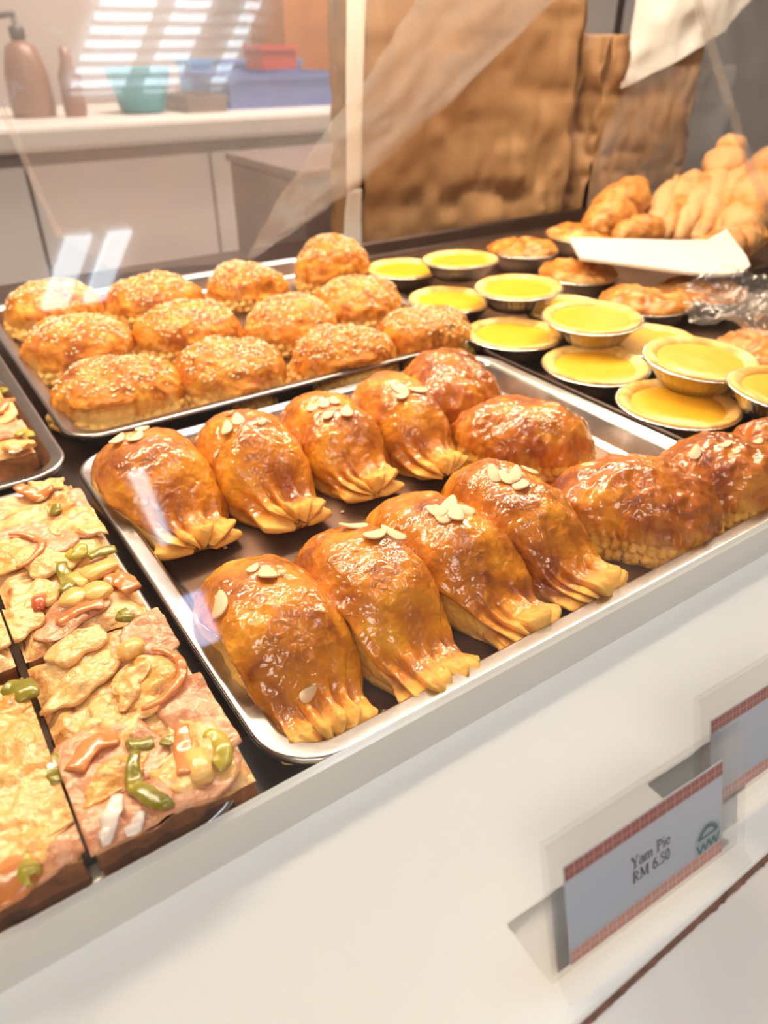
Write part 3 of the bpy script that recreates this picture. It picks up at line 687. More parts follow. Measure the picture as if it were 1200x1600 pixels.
# ------------------------------------------------------------------ pizza slices
def pz_top(x, y, seed, zt):
    P = np.stack([x, y, np.zeros_like(x)], 1) + seed
    return zt + 0.0022 * fbm(P, 40, 2, seed) + 0.0012 * fbm(P, 120, 2, seed + 3)
class Pizza:
    def __init__(s, label, x0, x1, y0, y1, zt, seed, rz=0.0):
        s.cx, s.cy = (x0 + x1) / 2, (y0 + y1) / 2; s.zt = zt - TF; s.seed = seed
        s.hx, s.hy = (x1 - x0) / 2, (y1 - y0) / 2; s.rz = rz
        s.t = thing('pizza_slice', label, 'pizza', (s.cx, s.cy, TF), rz, 'ham pizza slices')
        nx, ny = 50, 70
        gx, gy = np.meshgrid(np.linspace(-s.hx, s.hx, nx), np.linspace(-s.hy, s.hy, ny))
        x, y = gx.ravel(), gy.ravel(); z = pz_top(x, y, seed, s.zt - 0.001)
        ed = np.minimum(s.hx - np.abs(x), s.hy - np.abs(y)); z -= 0.004 * sstep(0.006, 0, ed)
        V = [np.stack([x, y, z], 1)]; F = [(j * nx + i, j * nx + i + 1, (j + 1) * nx + i + 1, (j + 1) * nx + i) for j in range(ny - 1) for i in range(nx - 1)]
        s.part('topping_layer', V[0], F, 'sauce')
        # bread: side walls with a ragged crumb
        ring = [(i / (nx - 1) * 2 - 1, -1) for i in range(nx)] + [(1, j / (ny - 1) * 2 - 1) for j in range(1, ny)] + [(1 - i / (nx - 1) * 2, 1) for i in range(1, nx)] + [(-1, 1 - j / (ny - 1) * 2) for j in range(1, ny - 1)]
        ring = np.array(ring) * [s.hx, s.hy]; n = len(ring); Vb = []; lv = 9
        ztop = pz_top(ring[:, 0], ring[:, 1], seed, s.zt - 0.005)
        for k in range(lv):
            q = k / (lv - 1)
            P3 = np.stack([ring[:, 0], ring[:, 1], ztop * (1 - q)], 1)
            nn = ring / np.array([s.hx, s.hy]); nn = nn / np.linalg.norm(nn, axis=1)[:, None]
            P3[:, :2] += nn * (0.0016 * fbm(P3, 160, 3, seed + 2) + 0.0008 * math.sin(q * 3.1) - 0.0012)[:, None]
            Vb.append(P3)
        Vb = np.concatenate(Vb)
        Fb = [(k * n + j, (k + 1) * n + j, (k + 1) * n + (j + 1) % n, k * n + (j + 1) % n) for k in range(lv - 1) for j in range(n)]
        Fb.append(tuple((lv - 1) * n + j for j in range(n))[::-1]); Fb.append(tuple(range(n)))
        s.part('bread', Vb, Fb, 'bread')
    def part(s, name, V, F, mat, smooth=True):
        return obj(name, mesh(name, V, F, M[mat], smooth), s.t)
    def loc(s, px, py):
        p = gz(px, py, TF + s.zt + 0.001); dx, dy = p[0] - s.cx, p[1] - s.cy
        c, sn = math.cos(-s.rz), math.sin(-s.rz)
        return np.array([dx * c - dy * sn, dx * sn + dy * c])
    def hgt(s, x, y): return pz_top(np.asarray(x, float), np.asarray(y, float), s.seed, s.zt)
    def blob(s, name, mat, px, py, rx, ry, ang=0, lift=0.0, th=0.0016, sd=0, sq=2.0, wob=0.18):
        c = s.loc(px, py); nr, na = 11, 52; V = []; F = []
        rg = np.random.RandomState(sd + 11); k1, k2, k3 = rg.uniform(0, 6.28, 3)
        a = np.linspace(0, 2 * math.pi, na, endpoint=False)
        R = (np.abs(np.cos(a)) ** sq + np.abs(np.sin(a)) ** sq) ** (-1 / sq) * (1 + wob * np.sin(2 * a + k1) * .5 + wob * np.sin(3 * a + k2) * .6 + wob * 0.6 * np.sin(5 * a + k3))
        ca, sa = math.cos(ang), math.sin(ang)
        for q, dz in [(0.001, 1.0)] + [(k / nr, 1 - (k / nr) ** 5) for k in range(1, nr + 1)] + [(1.0, -0.8)]:
            ux, uy = R * rx * q * np.cos(a), R * ry * q * np.sin(a)
            x = c[0] + ux * ca - uy * sa; y = c[1] + ux * sa + uy * ca
            x = np.clip(x, -s.hx - 0.0015, s.hx + 0.0015); y = np.clip(y, -s.hy - 0.003, s.hy + 0.0015)
            z = s.hgt(x, y) + lift * 0.8 + th * 0.6 * dz + (0.0011 * fbm(np.stack([x, y, x * 0], 1), 170, 3, sd) if dz > 0 else 0)
            V.append(np.stack([x, y, z], 1))
        V = np.concatenate(V); nrow = nr + 2
        F = [(i * na + j, (i + 1) * na + j, (i + 1) * na + (j + 1) % na, i * na + (j + 1) % na) for i in range(nrow - 1) for j in range(na)]
        return s.part(name, V, F, mat)
    def strip(s, name, mat, pix, r, flat=0.5, lift=0.001, n=14):
        P = np.array([s.loc(*p) for p in pix]); u = np.linspace(0, len(P) - 1, n)
        # smooth through the points
        t0 = np.arange(len(P)); X = np.interp(u, t0, P[:, 0]); Y = np.interp(u, t0, P[:, 1])
        for _ in range(3):
            X[1:-1] = (X[:-2] + 2 * X[1:-1] + X[2:]) / 4; Y[1:-1] = (Y[:-2] + 2 * Y[1:-1] + Y[2:]) / 4
        X = np.clip(X, -s.hx - 0.001, s.hx + 0.001); Y = np.clip(Y, -s.hy - 0.002, s.hy + 0.001)
        Z = s.hgt(X, Y) + lift
        rad = [r * (0.6 + 0.4 * math.sin(math.pi * (k + 0.7) / (n + 0.4)) ** 0.5) for k in range(n)]
        m = MB().tube(list(zip(X, Y, Z)), rad, 12, flat * 0.75)
        V = np.array([tuple(v) for v in m.V]); V += 0.0006 * np.stack([fbm(V + 1, 220, 2, 1), fbm(V + 2, 220, 2, 2), fbm(V + 3, 220, 2, 3)], 1)
        return s.part(name, V, m.F, mat)
    def tomato(s, px, py, r, arc=(0, 360), ang=0, lift=0.002):
        s.blob('tomato_slice', 'cheese2', px, py, r * 0.9, r * 0.9, 0, lift - 0.0006, 0.0014, int(px), 2, 0.03)
        c = s.loc(px, py); P = []
        for k in range(26):
            a = math.radians(arc[0] + (arc[1] - arc[0]) * k / 25); P.append((c[0] + r * math.cos(a), c[1] + r * math.sin(a)))
        P = np.array(P); X = np.clip(P[:, 0], -s.hx, s.hx); Y = np.clip(P[:, 1], -s.hy, s.hy)
        m = MB().tube(list(zip(X, Y, s.hgt(X, Y) + lift + 0.0008)), [0.0022 * (0.35 + 0.65 * math.sin(math.pi * (k + 0.5) / 26) ** 0.6) for k in range(26)], 8, 0.55)
        s.part('tomato_skin', m.V, m.F, 'tomato')
    def chunk(s, name, mat, px, py, sx, sy, sz, ang, lift=0.0, sd=0):
        c = s.loc(px, py); z0 = float(s.hgt([c[0]], [c[1]])[0]) + lift - 0.001
        n, m_ = 18, 8; V = []
        for i in range(m_):
            v = -1 + 2 * i / (m_ - 1); rr = (1 - abs(v) ** 5) ** 0.2 if abs(v) < 1 else 0.02
            for j in range(n):
                a = 2 * math.pi * j / n; q = (abs(math.cos(a)) ** 5 + abs(math.sin(a)) ** 5) ** (-0.2)
                V.append((sx * q * rr * math.cos(a), sy * q * rr * math.sin(a), sz * (v * 0.5 + 0.5)))
        V = np.array(V); V += 0.0006 * np.stack([fbm(V + sd, 200, 2, 1), fbm(V + sd, 200, 2, 2), fbm(V + sd, 200, 2, 3)], 1)
        ca, sa = math.cos(ang), math.sin(ang); V = V @ np.array([[ca, -sa, 0], [sa, ca, 0], [0, 0, 1]]).T + [c[0], c[1], z0]
        F = [(i * n + j, i * n + (j + 1) % n, (i + 1) * n + (j + 1) % n, (i + 1) * n + j) for i in range(m_ - 1) for j in range(n)]
        F += [tuple(range(n))[::-1], tuple((m_ - 1) * n + j for j in range(n))]
        s.part(name, V, F, mat)

zt = 0.010
# slice at the front, next to the almond tray
q = Pizza('pizza slice with green pepper hook and onion strips in the front tray', 0.0005, 0.0570, 0.1665, 0.2700, zt, 5)
q.blob('ham_slice', 'ham', 250, 985, .016, .014, .3, 0.0006, .0014, 3, 3, .06)
q.blob('ham_slice', 'ham', 320, 1110, .014, .022, .2, 0.0004, .0014, 4, 3, .06)
q.blob('ham_slice', 'ham', 165, 1185, .020, .018, .1, 0.0008, .0016, 5, 3, .06)
q.blob('ham_slice', 'ham', 190, 1275, .016, .016, .1, 0.0004, .0014, 6, 3, .08)
q.blob('ham_slice', 'ham', 290, 1230, .020, .012, .5, 0.0002, .0014, 7, 3, .08)
q.blob('cheese_patch', 'cheese', 120, 1005, .013, .011, .6, 0.0016, .0022, 8, 2.6, .2)
q.blob('cheese_patch', 'cheese', 130, 1065, .018, .007, .5, 0.0020, .0024, 9, 2.6, .12)
q.blob('cheese_patch', 'cheese', 190, 1110, .016, .012, .1, 0.0010, .0018, 10, 2, .25)
q.blob('cheese_patch', 'cheese', 300, 1180, .014, .016, .1, 0.0006, .0016, 13, 2, .25)
q.blob('cheese_patch', 'cheese2', 180, 1215, .014, .006, .4, 0.0018, .0016, 14, 2, .2)
q.tomato(228, 1065, .0148, (-115, 60), lift=0.0026)
q.blob('cheese_patch', 'cheese', 205, 1075, .009, .006, .9, 0.0036, .0016, 15, 2, .3)
q.strip('tomato_strip', 'tomato', [(120, 1215), (145, 1170), (185, 1150)], .0042, .35, .0030)
q.strip('tomato_strip', 'tomato', [(283, 1132), (287, 1175), (290, 1218)], .0036, .5, .0024)
q.chunk('pineapple_chunk', 'pine', 207, 1022, .0052, .0045, .006, .3, 0.001, 1)
q.chunk('pineapple_chunk', 'pine', 312, 1200, .0042, .0072, .005, -.2, 0.001, 2)
q.strip('pepper_strip', 'pepper', [(212, 1178), (205, 1215), (222, 1245), (262, 1268), (272, 1262)], .0032, .7, .0028, 20)
q.strip('pepper_strip', 'pepper', [(200, 1165), (220, 1158), (238, 1150)], .0040, .6, .0026)
q.strip('pepper_strip', 'pepper2', [(325, 1148), (348, 1165), (352, 1190), (338, 1200)], .0036, .6, .0022)
q.strip('pepper_strip', 'pepper', [(258, 1165), (262, 1155), (272, 1148)], .0024, .6, .0024)
q.strip('pepper_strip', 'pepper', [(180, 952), (200, 955), (196, 975)], .0050, .5, .0020)
q.strip('onion_strip', 'onion', [(188, 1250), (178, 1290), (165, 1335)], .0028, .5, .0026)
q.strip('onion_strip', 'onion', [(222, 1275), (216, 1300), (206, 1330)], .0024, .5, .0022)
# slice behind it
q = Pizza('pizza slice with yellow pepper bits at the back of the front tray', 0.0010, 0.0565, 0.2745, 0.4180, zt, 19)
q.blob('ham_slice', 'ham', 140, 800, .016, .026, .1, 0.0004, .0014, 23, 3, .08)
q.blob('ham_slice', 'ham', 60, 840, .016, .022, .4, 0.0004, .0014, 24, 3, .08)
q.blob('ham_slice', 'ham', 110, 960, .018, .010, .4, 0.0004, .0014, 25, 3, .08)
q.blob('cheese_patch', 'cheese', 70, 755, .010, .016, .2, 0.0016, .0022, 26, 2.2, .25)
q.blob('cheese_patch', 'cheese', 130, 815, .012, .020, .2, 0.0014, .0022, 27, 2.2, .25)
q.blob('cheese_patch', 'cheese', 80, 880, .010, .012, .9, 0.0020, .0022, 28, 2.4, .2)
q.blob('cheese_patch', 'cheese', 60, 930, .012, .010, .9, 0.0012, .0022, 29, 2.4, .2)
q.blob('cheese_patch', 'cheese', 20, 970, .012, .012, .1, 0.0016, .0022, 30, 2.4, .2)
q.blob('cheese_patch', 'cheese2', 95, 790, .006, .008, .1, 0.0020, .0018, 31, 2.4, .2)
q.tomato(12, 870, .017, (-85, 75), lift=0.0024)
q.strip('tomato_strip', 'tomato', [(165, 905), (190, 905), (210, 922)], .0055, .4, .0026)
q.strip('tomato_strip', 'tomato', [(90, 975), (125, 960), (165, 948)], .0040, .5, .0020)
q.strip('tomato_strip', 'tomato', [(30, 765), (55, 775), (85, 770)], .0045, .5, .0022)
q.strip('tomato_strip', 'tomatorim', [(60, 955), (62, 935), (72, 930)], .0036, .5, .0026)
q.strip('pepper_strip', 'pepper', [(98, 885), (103, 905), (110, 925), (100, 935)], .0036, .6, .0030)
q.strip('pepper_strip', 'pepper2', [(108, 868), (125, 872), (130, 860)], .0040, .6, .0030)
q.strip('pepper_strip', 'pepper', [(140, 878), (160, 868), (180, 860)], .0036, .5, .0024)
q.strip('pepper_strip', 'pepper', [(90, 790), (85, 798), (92, 800)], .0030, .6, .0026)
q.chunk('pineapple_chunk', 'pine', 155, 893, .0085, .0050, .0045, .2, 0.0014, 4)
q.chunk('pineapple_chunk', 'pine', 122, 910, .0030, .0058, .0045, .3, 0.0018, 5)
q.chunk('pineapple_chunk', 'pine', 115, 942, .0060, .0055, .005, .9, 0.001, 6)
q.chunk('pineapple_chunk', 'pine', 152, 930, .0060, .0060, .004, .5, 0.001, 7)
# slice cut off by the left edge
q = Pizza('cheesy pizza slice at the left edge of the front tray', -0.0620, -0.0035, 0.1665, 0.2660, zt + 0.001, 33)
q.blob('cheese_patch', 'cheese2', 50, 1130, .020, .026, .2, 0.0010, .0024, 41, 2.6, .2)
q.blob('cheese_patch', 'cheese', 30, 1220, .016, .022, .2, 0.0016, .0022, 42, 2.6, .2)
q.blob('cheese_patch', 'cheese', 98, 1262, .010, .0085, .2, 0.0024, .0026, 43, 4, .08)
q.blob('cheese_patch', 'cheese', 40, 1310, .014, .012, .2, 0.0014, .0022, 44, 2.6, .2)
q.blob('ham_slice', 'ham', 100, 1330, .012, .008, .3, 0.0006, .0016, 45, 2.4, .2)
q.strip('tomato_strip', 'tomato', [(-10, 1400), (20, 1385), (40, 1345)], .0080, .4, .0024)
q.strip('pepper_strip', 'pepper2', [(38, 1345), (45, 1365), (55, 1388)], .0034, .6, .0030)
q.strip('pepper_strip', 'pepper', [(8, 1070), (35, 1075), (55, 1090)], .0050, .4, .0024)
q.strip('pepper_strip', 'pepper', [(85, 1175), (98, 1200), (102, 1215)], .0036, .6, .0010)
q.blob('cheese_patch', 'cheese2', 30, 1090, .014, .008, .2, 0.0018, .0020, 46, 2.2, .2)
q = Pizza('pizza slice mostly outside the left edge', -0.0620, -0.0030, 0.2720, 0.4160, zt, 37)
q.blob('cheese_patch', 'cheese', -20, 985, .014, .02, .2, 0.0010, .0024, 47, 2.6, .2)
# slice in the tray behind
q = Pizza('pizza slice alone in the tray behind the front pizza tray', -0.058, 0.0490, 0.4780, 0.6400, zt, 55)
q.blob('cheese_patch', 'cheese', 20, 640, .018, .012, .2, 0.0010, .0022, 51, 2.6, .25)
q.blob('cheese_patch', 'cheese2', 40, 690, .014, .010, .2, 0.0012, .0022, 52, 2.6, .25)
q.blob('ham_slice', 'ham', 15, 668, .014, .012, .2, 0.0006, .0016, 53, 2.6, .2)
q.strip('pepper_strip', 'pepper2', [(25, 678), (40, 672), (50, 680)], .0036, .6, .0030)
q.strip('pepper_strip', 'pepper', [(5, 612), (12, 608), (20, 612)], .0036, .6, .0030)
q.strip('tomato_strip', 'tomato', [(0, 650), (15, 630), (30, 625)], .0040, .5, .0026)
q.strip('onion_strip', 'onion', [(20, 715), (30, 722), (45, 720)], .0022, .6, .0015)

# ------------------------------------------------------------------ flaky pastries at the back right
def flaky(label, a, b, Wd, Ht, seed, ridges, pl=0.3):
    a = np.array(a, float); b = np.array(b, float); L = np.linalg.norm(b - a); ax = (b - a) / L
    sd = np.cross([0, 0, 1.0], ax); sd /= np.linalg.norm(sd); up_ = np.cross(ax, sd)
    nt, nf = 90, 44; T = np.linspace(0, 1, nt); PH = np.linspace(0, 2 * math.pi, nf, endpoint=False)
    t = np.repeat(T, nf); ph = np.tile(PH, nt)
    prof = np.clip(np.sin(math.pi * t), 0, 1) ** 0.35
    rg_ = np.abs(np.sin(t * math.pi * ridges + 0.9 * np.sin(ph + seed))) ** 0.55
    rid = 1 + 0.30 * (rg_ - 0.6)
    x = L * (t - 0.5); y = Wd / 2 * prof * rid * np.cos(ph); z = Ht / 2 * prof * rid * np.sin(ph)
    Q = np.stack([x, y, z], 1) + seed
    V = np.outer(x, ax) + np.outer(y, sd) + np.outer(z, up_)
    V += 0.0018 * np.stack([fbm(Q, 70, 3, seed), fbm(Q, 70, 3, seed + 1), fbm(Q, 70, 3, seed + 2)], 1)
    F = [(i * nf + j, (i + 1) * nf + j, (i + 1) * nf + (j + 1) % nf, i * nf + (j + 1) % nf) for i in range(nt - 1) for j in range(nf)]
    F += [tuple(range(nf))[::-1], tuple((nt - 1) * nf + j for j in range(nf))]
    c = (a + b) / 2; zb = V[:, 2].min(); base = max(c[2] + zb, TF)
    th = thing('flaky_pastry', label, 'pastry', (c[0], c[1], base), 0, 'flaky pastries at the back right')
    V[:, 2] -= zb
    obj('crust', mesh('crust', V, F, M['fried'], True, {'pale': pl * rg_ + 0.25 * fbm(Q, 40, 2, seed)}), th)
def bar(label, p0, p1, y0, y1, w, h, seed, ridges, pl):
    flaky(label, aty(p0[0], p0[1], y0), aty(p1[0], p1[1], y1), w, h, seed, ridges, pl)
bar('orange brown flaky pastry leaning beside the brown bag', (925, 365), (1000, 290), .68, .76, .062, .055, 1, 2.5, 0.0)
for k, nm in enumerate(('leftmost', 'second', 'middle', 'fourth', 'rightmost')):
    bar(nm + ' of the five slanted pale pastry strips behind the white card', (1002 + 27 * k, 388), (1062 + 24 * k, 288 - 5 * k), .665 - .008 * k, .775 - .008 * k, .040, .046, 5 + 4 * k, 0.9, 0.75)
bar('upright bent pastry sticking out of the pile in the plastic bag', (1105, 310), (1150, 215), .72, .76, .055, .05, 19, 2.5, 0.9)
bar('pale pastry at the far right edge in the plastic bag', (1140, 400), (1230, 240), .60, .72, .075, .065, 25, 3.5, 0.7)
bar('low pastry at the right under the crumpled plastic', (1060, 450), (1180, 400), .54, .56, .055, .045, 29, 3.5, 0.4)
bar('small orange pastry lump behind the foil pies', (960, 375), (1030, 355), .66, .67, .050, .042, 33, 2.5, 0.05)

# white card scoop lying across the foil pies
zc = 0.030
sp_px = [(888, 375), (897, 391), (906, 407), (960, 414), (1020, 422), (1080, 430), (1130, 433), (1158, 430), (1171, 419), (1165, 404), (1150, 384), (1134, 361), (1120, 370), (1104, 379), (1050, 379), (980, 377)]
P = [gz(a, b, zc) for a, b in sp_px]
sc = thing('card_scoop', 'white flat card scoop lying across the brown foil pies', 'scoop', tuple(np.mean(P, 0)))
m_ = MB(); lo = np.mean(P, 0)
def lift_(p, a): return 0.010 * max(0, (a - 1090) / 80) ** 2
V = [np.array(p) - lo + [0, 0, 0.003] for p, (a, b) in zip(P, sp_px)]; n = len(V)
V2 = [v - [0, 0, 0.003] for v in V]
m_.add(V + V2, [tuple(range(n))[::-1], tuple(range(n, 2 * n))] + [(i, (i + 1) % n, n + (i + 1) % n, n + i) for i in range(n)])
m_.build('blade', M['spatula'], sc)

# ------------------------------------------------------------------ paper bags, films
def sheet(name, corners, nx, ny, mat, parent, amp=0.004, freq=12, seed=0, thick=0.0, crumple=0.0, org=(0, 0, 0)):
    c = [np.array(p, float) for p in corners]; u, v = np.meshgrid(np.linspace(0, 1, nx), np.linspace(0, 1, ny)); u = u.ravel()[:, None]; v = v.ravel()[:, None]
    V = (c[0] * (1 - u) + c[1] * u) * (1 - v) + (c[3] * (1 - u) + c[2] * u) * v
    n = np.cross(c[1] - c[0], c[3] - c[0]); n /= np.linalg.norm(n)
    d = amp * fbm(V, freq, 3, seed)
    if crumple:
        d = d + crumple * (np.abs(vnoise(V, freq * 1.7, seed + 40)) - 0.3) + crumple * 0.6 * np.abs(vnoise(V, freq * 3.7, seed + 41))
    V = V + n * d[:, None] - np.array(org)
    F = [(j * nx + i, j * nx + i + 1, (j + 1) * nx + i + 1, (j + 1) * nx + i) for j in range(ny - 1) for i in range(nx - 1)]
    o = obj(name, mesh(name, V, F, M[mat], True), parent)
    if thick:
        s_ = o.modifiers.new('thickness', 'SOLIDIFY'); s_.thickness = thick
    return o
def paper_bag(label, x0, x1, y0, y1, z0, z1, mat, seed, flare=0.02, amp=0.004, name='paper_bag', cat='bag'):
    o0 = ((x0 + x1) / 2, (y0 + y1) / 2, z0)
    t = thing(name, label, cat, o0)
    b = [(x0, y0, z0), (x1, y0, z0), (x1, y1, z0), (x0, y1, z0)]
    tp = [(x0 - flare, y0 - flare * .3, z1), (x1 + flare, y0 - flare * .3, z1), (x1 + flare, y1 + flare, z1), (x0 - flare, y1 + flare, z1)]
    for k, nm in enumerate(('front_panel', 'side_panel', 'back_panel', 'side_panel')):
        sheet(nm, [b[k], b[(k + 1) % 4], tp[(k + 1) % 4], tp[k]], 60, 60, mat, t, amp, 9, seed + k * 3, 0.0008, amp * 2.2, o0)
    sheet('bottom_panel', [b[0], b[1], b[2], b[3]], 4, 4, mat, t, 0, 9, seed, 0.0008, 0, o0)
    return t
ZB = -0.0215
paper_bag('large crumpled brown kraft paper bag standing behind the tarts', 0.572, 0.955, 0.890, 0.965, ZB, 0.52, 'kraft', 3, 0.0, 0.007)
# white paper sheet tucked at the left of the bag
wp = thing('paper_sheet', 'white paper sheet tucked against the left side of the kraft bag', 'paper', (0.555, 0.885, 0.06))
sheet('sheet', [(0.534, 0.870, 0.062), (0.556, 0.870, 0.068), (0.580, 0.870, 0.50), (0.548, 0.870, 0.50)], 8, 40, 'whitepaper', wp, 0.002, 14, 2, 0.0008, 0, (0.555, 0.885, 0.06))
ps = thing('paper_liner', 'grey white paper liner below the sheet beside the kraft bag', 'paper', (0.552, 0.895, ZB))
sheet('sheet', [(0.535, 0.888, ZB), (0.566, 0.886, ZB), (0.566, 0.886, 0.062), (0.545, 0.888, 0.062)], 8, 14, 'ktop', ps, 0.002, 14, 5, 0.0008, 0, (0.552, 0.895, ZB))

# brown bag and white bag at the right
paper_bag('brown bag inside clear plastic at the back right', 0.985, 1.22, 0.865, 0.935, ZB, 0.235, 'kraft', 31, -0.010, 0.006)
wb = thing('white_bag', 'white crumpled plastic bag hanging at the top right', 'bag', (1.14, 0.86, 0.185))
def px_sheet(name, rows, y, mat, parent, amp, freq, seed, org, nu=40, crumple=0.0, dy=0.0):
    # rows: list of (left px, right px) pairs from bottom to top
    V = []; n = len(rows) * 6 - 5
    for k in range(n):
        q = k / 6.0; i = min(int(q), len(rows) - 2); f_ = q - i
        a = np.array(rows[i][0]) * (1 - f_) + np.array(rows[i + 1][0]) * f_; b = np.array(rows[i][1]) * (1 - f_) + np.array(rows[i + 1][1]) * f_
        A_, B_ = aty(a[0], a[1], y), aty(b[0], b[1], y)
        for j in range(nu): V.append(A_ + (B_ - A_) * j / (nu - 1))
    V = np.array(V)
    d = amp * fbm(V, freq, 3, seed)
    if crumple: d = d + crumple * (np.abs(vnoise(V, freq * 2.3, seed + 4)) - 0.3)
    V[:, 1] += d + dy
    F = [(k * nu + j, k * nu + j + 1, (k + 1) * nu + j + 1, (k + 1) * nu + j) for k in range(n - 1) for j in range(nu - 1)]
    return obj(name, mesh(name, V - np.array(org), F, M[mat], True), parent)
wbo = (1.14, 0.86, 0.185)
wrow = [((966, 138), (972, 136)), ((978, 100), (1068, 92)), ((986, 45), (1130, 48)), ((996, -20), (1190, -20)), ((1010, -160), (1300, -160))]
o = px_sheet('front_panel', wrow, 0.850, 'whitepaper', wb, 0.006, 9, 8, wbo, 40, 0.012)
o = px_sheet('back_panel', wrow, 0.862, 'whitepaper', wb, 0.004, 9, 9, wbo, 30, 0.004)
bp = thing('plastic_wrap', 'clear plastic wrap around the small brown bag at the back right', 'plastic wrap', (1.1, 0.84, ZB)); bpo = (1.1, 0.84, ZB)
px_sheet('film', [((918, 345), (1100, 330)), ((925, 260), (1120, 250)), ((955, 180), (1140, 170)), ((1000, 105), (1150, 100))], 0.835, 'film', bp, 0.008, 14, 23, bpo, 40, 0.010)

fp = thing('plastic_sheet', 'clear plastic sheet hanging over the sesame pies with a folded diagonal edge', 'plastic sheet', (0.45, 0.845, 0.02))
fo = (0.45, 0.845, 0.02)
YFILM = 0.852
px_sheet('film', [((185, 425), (380, 408)), ((95, 370), (470, 352)), ((40, 250), (545, 300)), ((0, 160), (700, 160)), ((-60, 20), (865, 0)), ((-200, -300), (1010, -300))], YFILM, 'film', fp, 0.010, 7, 3, fo)
px_sheet('folded_edge', [((382, 405), (395, 402)), ((415, 345), (472, 350)), ((490, 225), (545, 302)), ((560, 140), (705, 157)), ((655, -10), (868, 0)), ((820, -300), (1012, -300))], YFILM - 0.014, 'filmfold', fp, 0.005, 14, 7, fo, 20, 0.010)
px_sheet('left_edge_roll', [((88, 372), (98, 368)), ((34, 252), (44, 248)), ((-6, 162), (4, 158)), ((-66, 22), (-54, 18)), ((-206, -300), (-194, -300))], YFILM - 0.006, 'filmfold', fp, 0.002, 14, 9, fo, 5, 0.004)

cbg = thing('plastic_bag', 'clear plastic bag around the pastries at the right edge', 'plastic bag', (1.2, 0.62, 0.0)); co_ = (1.2, 0.62, 0.0)
px_sheet('bag_front', [((1230, 420), (1330, 400)), ((1160, 235), (1330, 250)), ((1118, 110), (1330, 130)), ((1092, 0), (1330, 0)), ((1080, -300), (1330, -300))], 0.60, 'filmbag', cbg, 0.012, 12, 13, co_, 40, 0.012)
px_sheet('bag_edge', [((1226, 420), (1236, 415)), ((1154, 237), (1168, 232)), ((1112, 112), (1126, 107)), ((1086, 2), (1100, -2)), ((1074, -300), (1088, -300))], 0.592, 'filmfold', cbg, 0.004, 24, 17, co_, 5, 0.004)
# crumpled loose film lying at the right
cl = thing('crumpled_film', 'crumpled clear film lying between the tarts and foil pies at the right', 'plastic film', (0.80, 0.36, 0.02)); cl0 = (0.80, 0.36, 0.02)
Pq = [gz(1062, 480, 0.022), gz(1085, 520, 0.018), gz(1330, 540, 0.02), gz(1330, 440, 0.05), gz(1110, 450, 0.045)]
sheet('film', [Pq[0], Pq[1], Pq[2], Pq[3]], 60, 30, 'filmbag', cl, 0.010, 18, 3, 0, 0.014, cl0)
sheet('film_fold', [Pq[0] + [0, 0, .008], Pq[1] + [0.01, 0, .012], Pq[2] + [0, 0, .022], Pq[4] + [0.03, 0, .012]], 60, 30, 'filmbag', cl, 0.012, 22, 8, 0, 0.016, cl0)

# grey cabinet behind the case at the right, dark mauve box behind the bags
gp = thing('grey_cabinet', 'tall grey metal cabinet behind the bags with a dark door gap', 'cabinet', (1.9, 1.32, ZF)); 
W2(MB().box(1.28, 3.2, 1.20, 1.6, ZF, 1.2), 'body', M['greywall'], gp)
pa_, pb_ = aty(985, 0, 1.19), aty(955, 135, 1.19)
W2(MB().box(pb_[0] - 0.005, pb_[0] + 0.005, 1.19, 1.20, pb_[2], 0.9), 'door_gap', M['darkmetal'], gp)
W2(MB().box(pb_[0] - 0.03, pb_[0] + 0.02, 1.186, 1.20, pb_[2] - 0.008, pb_[2] + 0.012), 'hinge', M['darkmetal'], gp)
mx = thing('storage_box', 'dark mauve box standing behind the sesame tray beside the kraft bag', 'box', (0.62, 1.12, ZF))
W2(MB().box(0.56, 0.80, 1.04, 1.30, ZF, 0.052), 'body', M['mauve'], mx, 0.004)
W2(MB().box(0.555, 0.805, 1.035, 1.305, 0.052, 0.066), 'lid', M['mauve'], mx, 0.003)

# ------------------------------------------------------------------ kitchen counter behind
kc = thing('kitchen_counter', 'long pale kitchen counter with plain white doors behind the case', 'counter', (1.0, 2.3, ZF))
YK = 2.0; ztk = 0.062
W2(MB().box(-0.6, 1.75, YK, YK + 0.62, ztk - 0.055, ztk), 'worktop', M['ktop'], kc, 0.012)
W2(MB().box(-0.6, 1.75, YK + 0.045, YK + 0.6, ZF, ztk - 0.056), 'carcass', M['kedge'], kc)
edges = [-0.58, 0.02, aty(60, 330, YK)[0], aty(339, 280, YK)[0], aty(339, 280, YK)[0] + 0.46, 1.74]
for a, b in zip(edges[:-1], edges[1:]):
    W2(MB().box(a + 0.004, b - 0.004, YK + 0.028, YK + 0.044, ZF + 0.1, ztk - 0.085), 'door', M['kdoor'], kc, 0.003)
def onk(px, py, dy): p = aty(px, py, YK + dy); return p[0], p[2]
def lathe_thing(name, label, cat, px, dy, prof, mat, extra=None, z0=None):
    x = aty(px, 120, YK + dy)[0]; z0 = ztk if z0 is None else z0
    t = thing(name, label, cat, (x, YK + dy, z0))
    m = MB().lathe(prof, 28); m.build('body', M[mat], t, True)
    if extra: extra(t)
    return t
def pump(t):
    MB().lathe([(0, .16), (.012, .16), (.018, .17), (.018, .19), (.006, .195), (.006, .215), (0, .215)], 16).build('collar', M['black'], t, True)
    MB().tube([(0.004, 0, .215), (-.004, 0, .217), (-.035, 0, .212)], .006, 8).build('spout', M['black'], t, True)
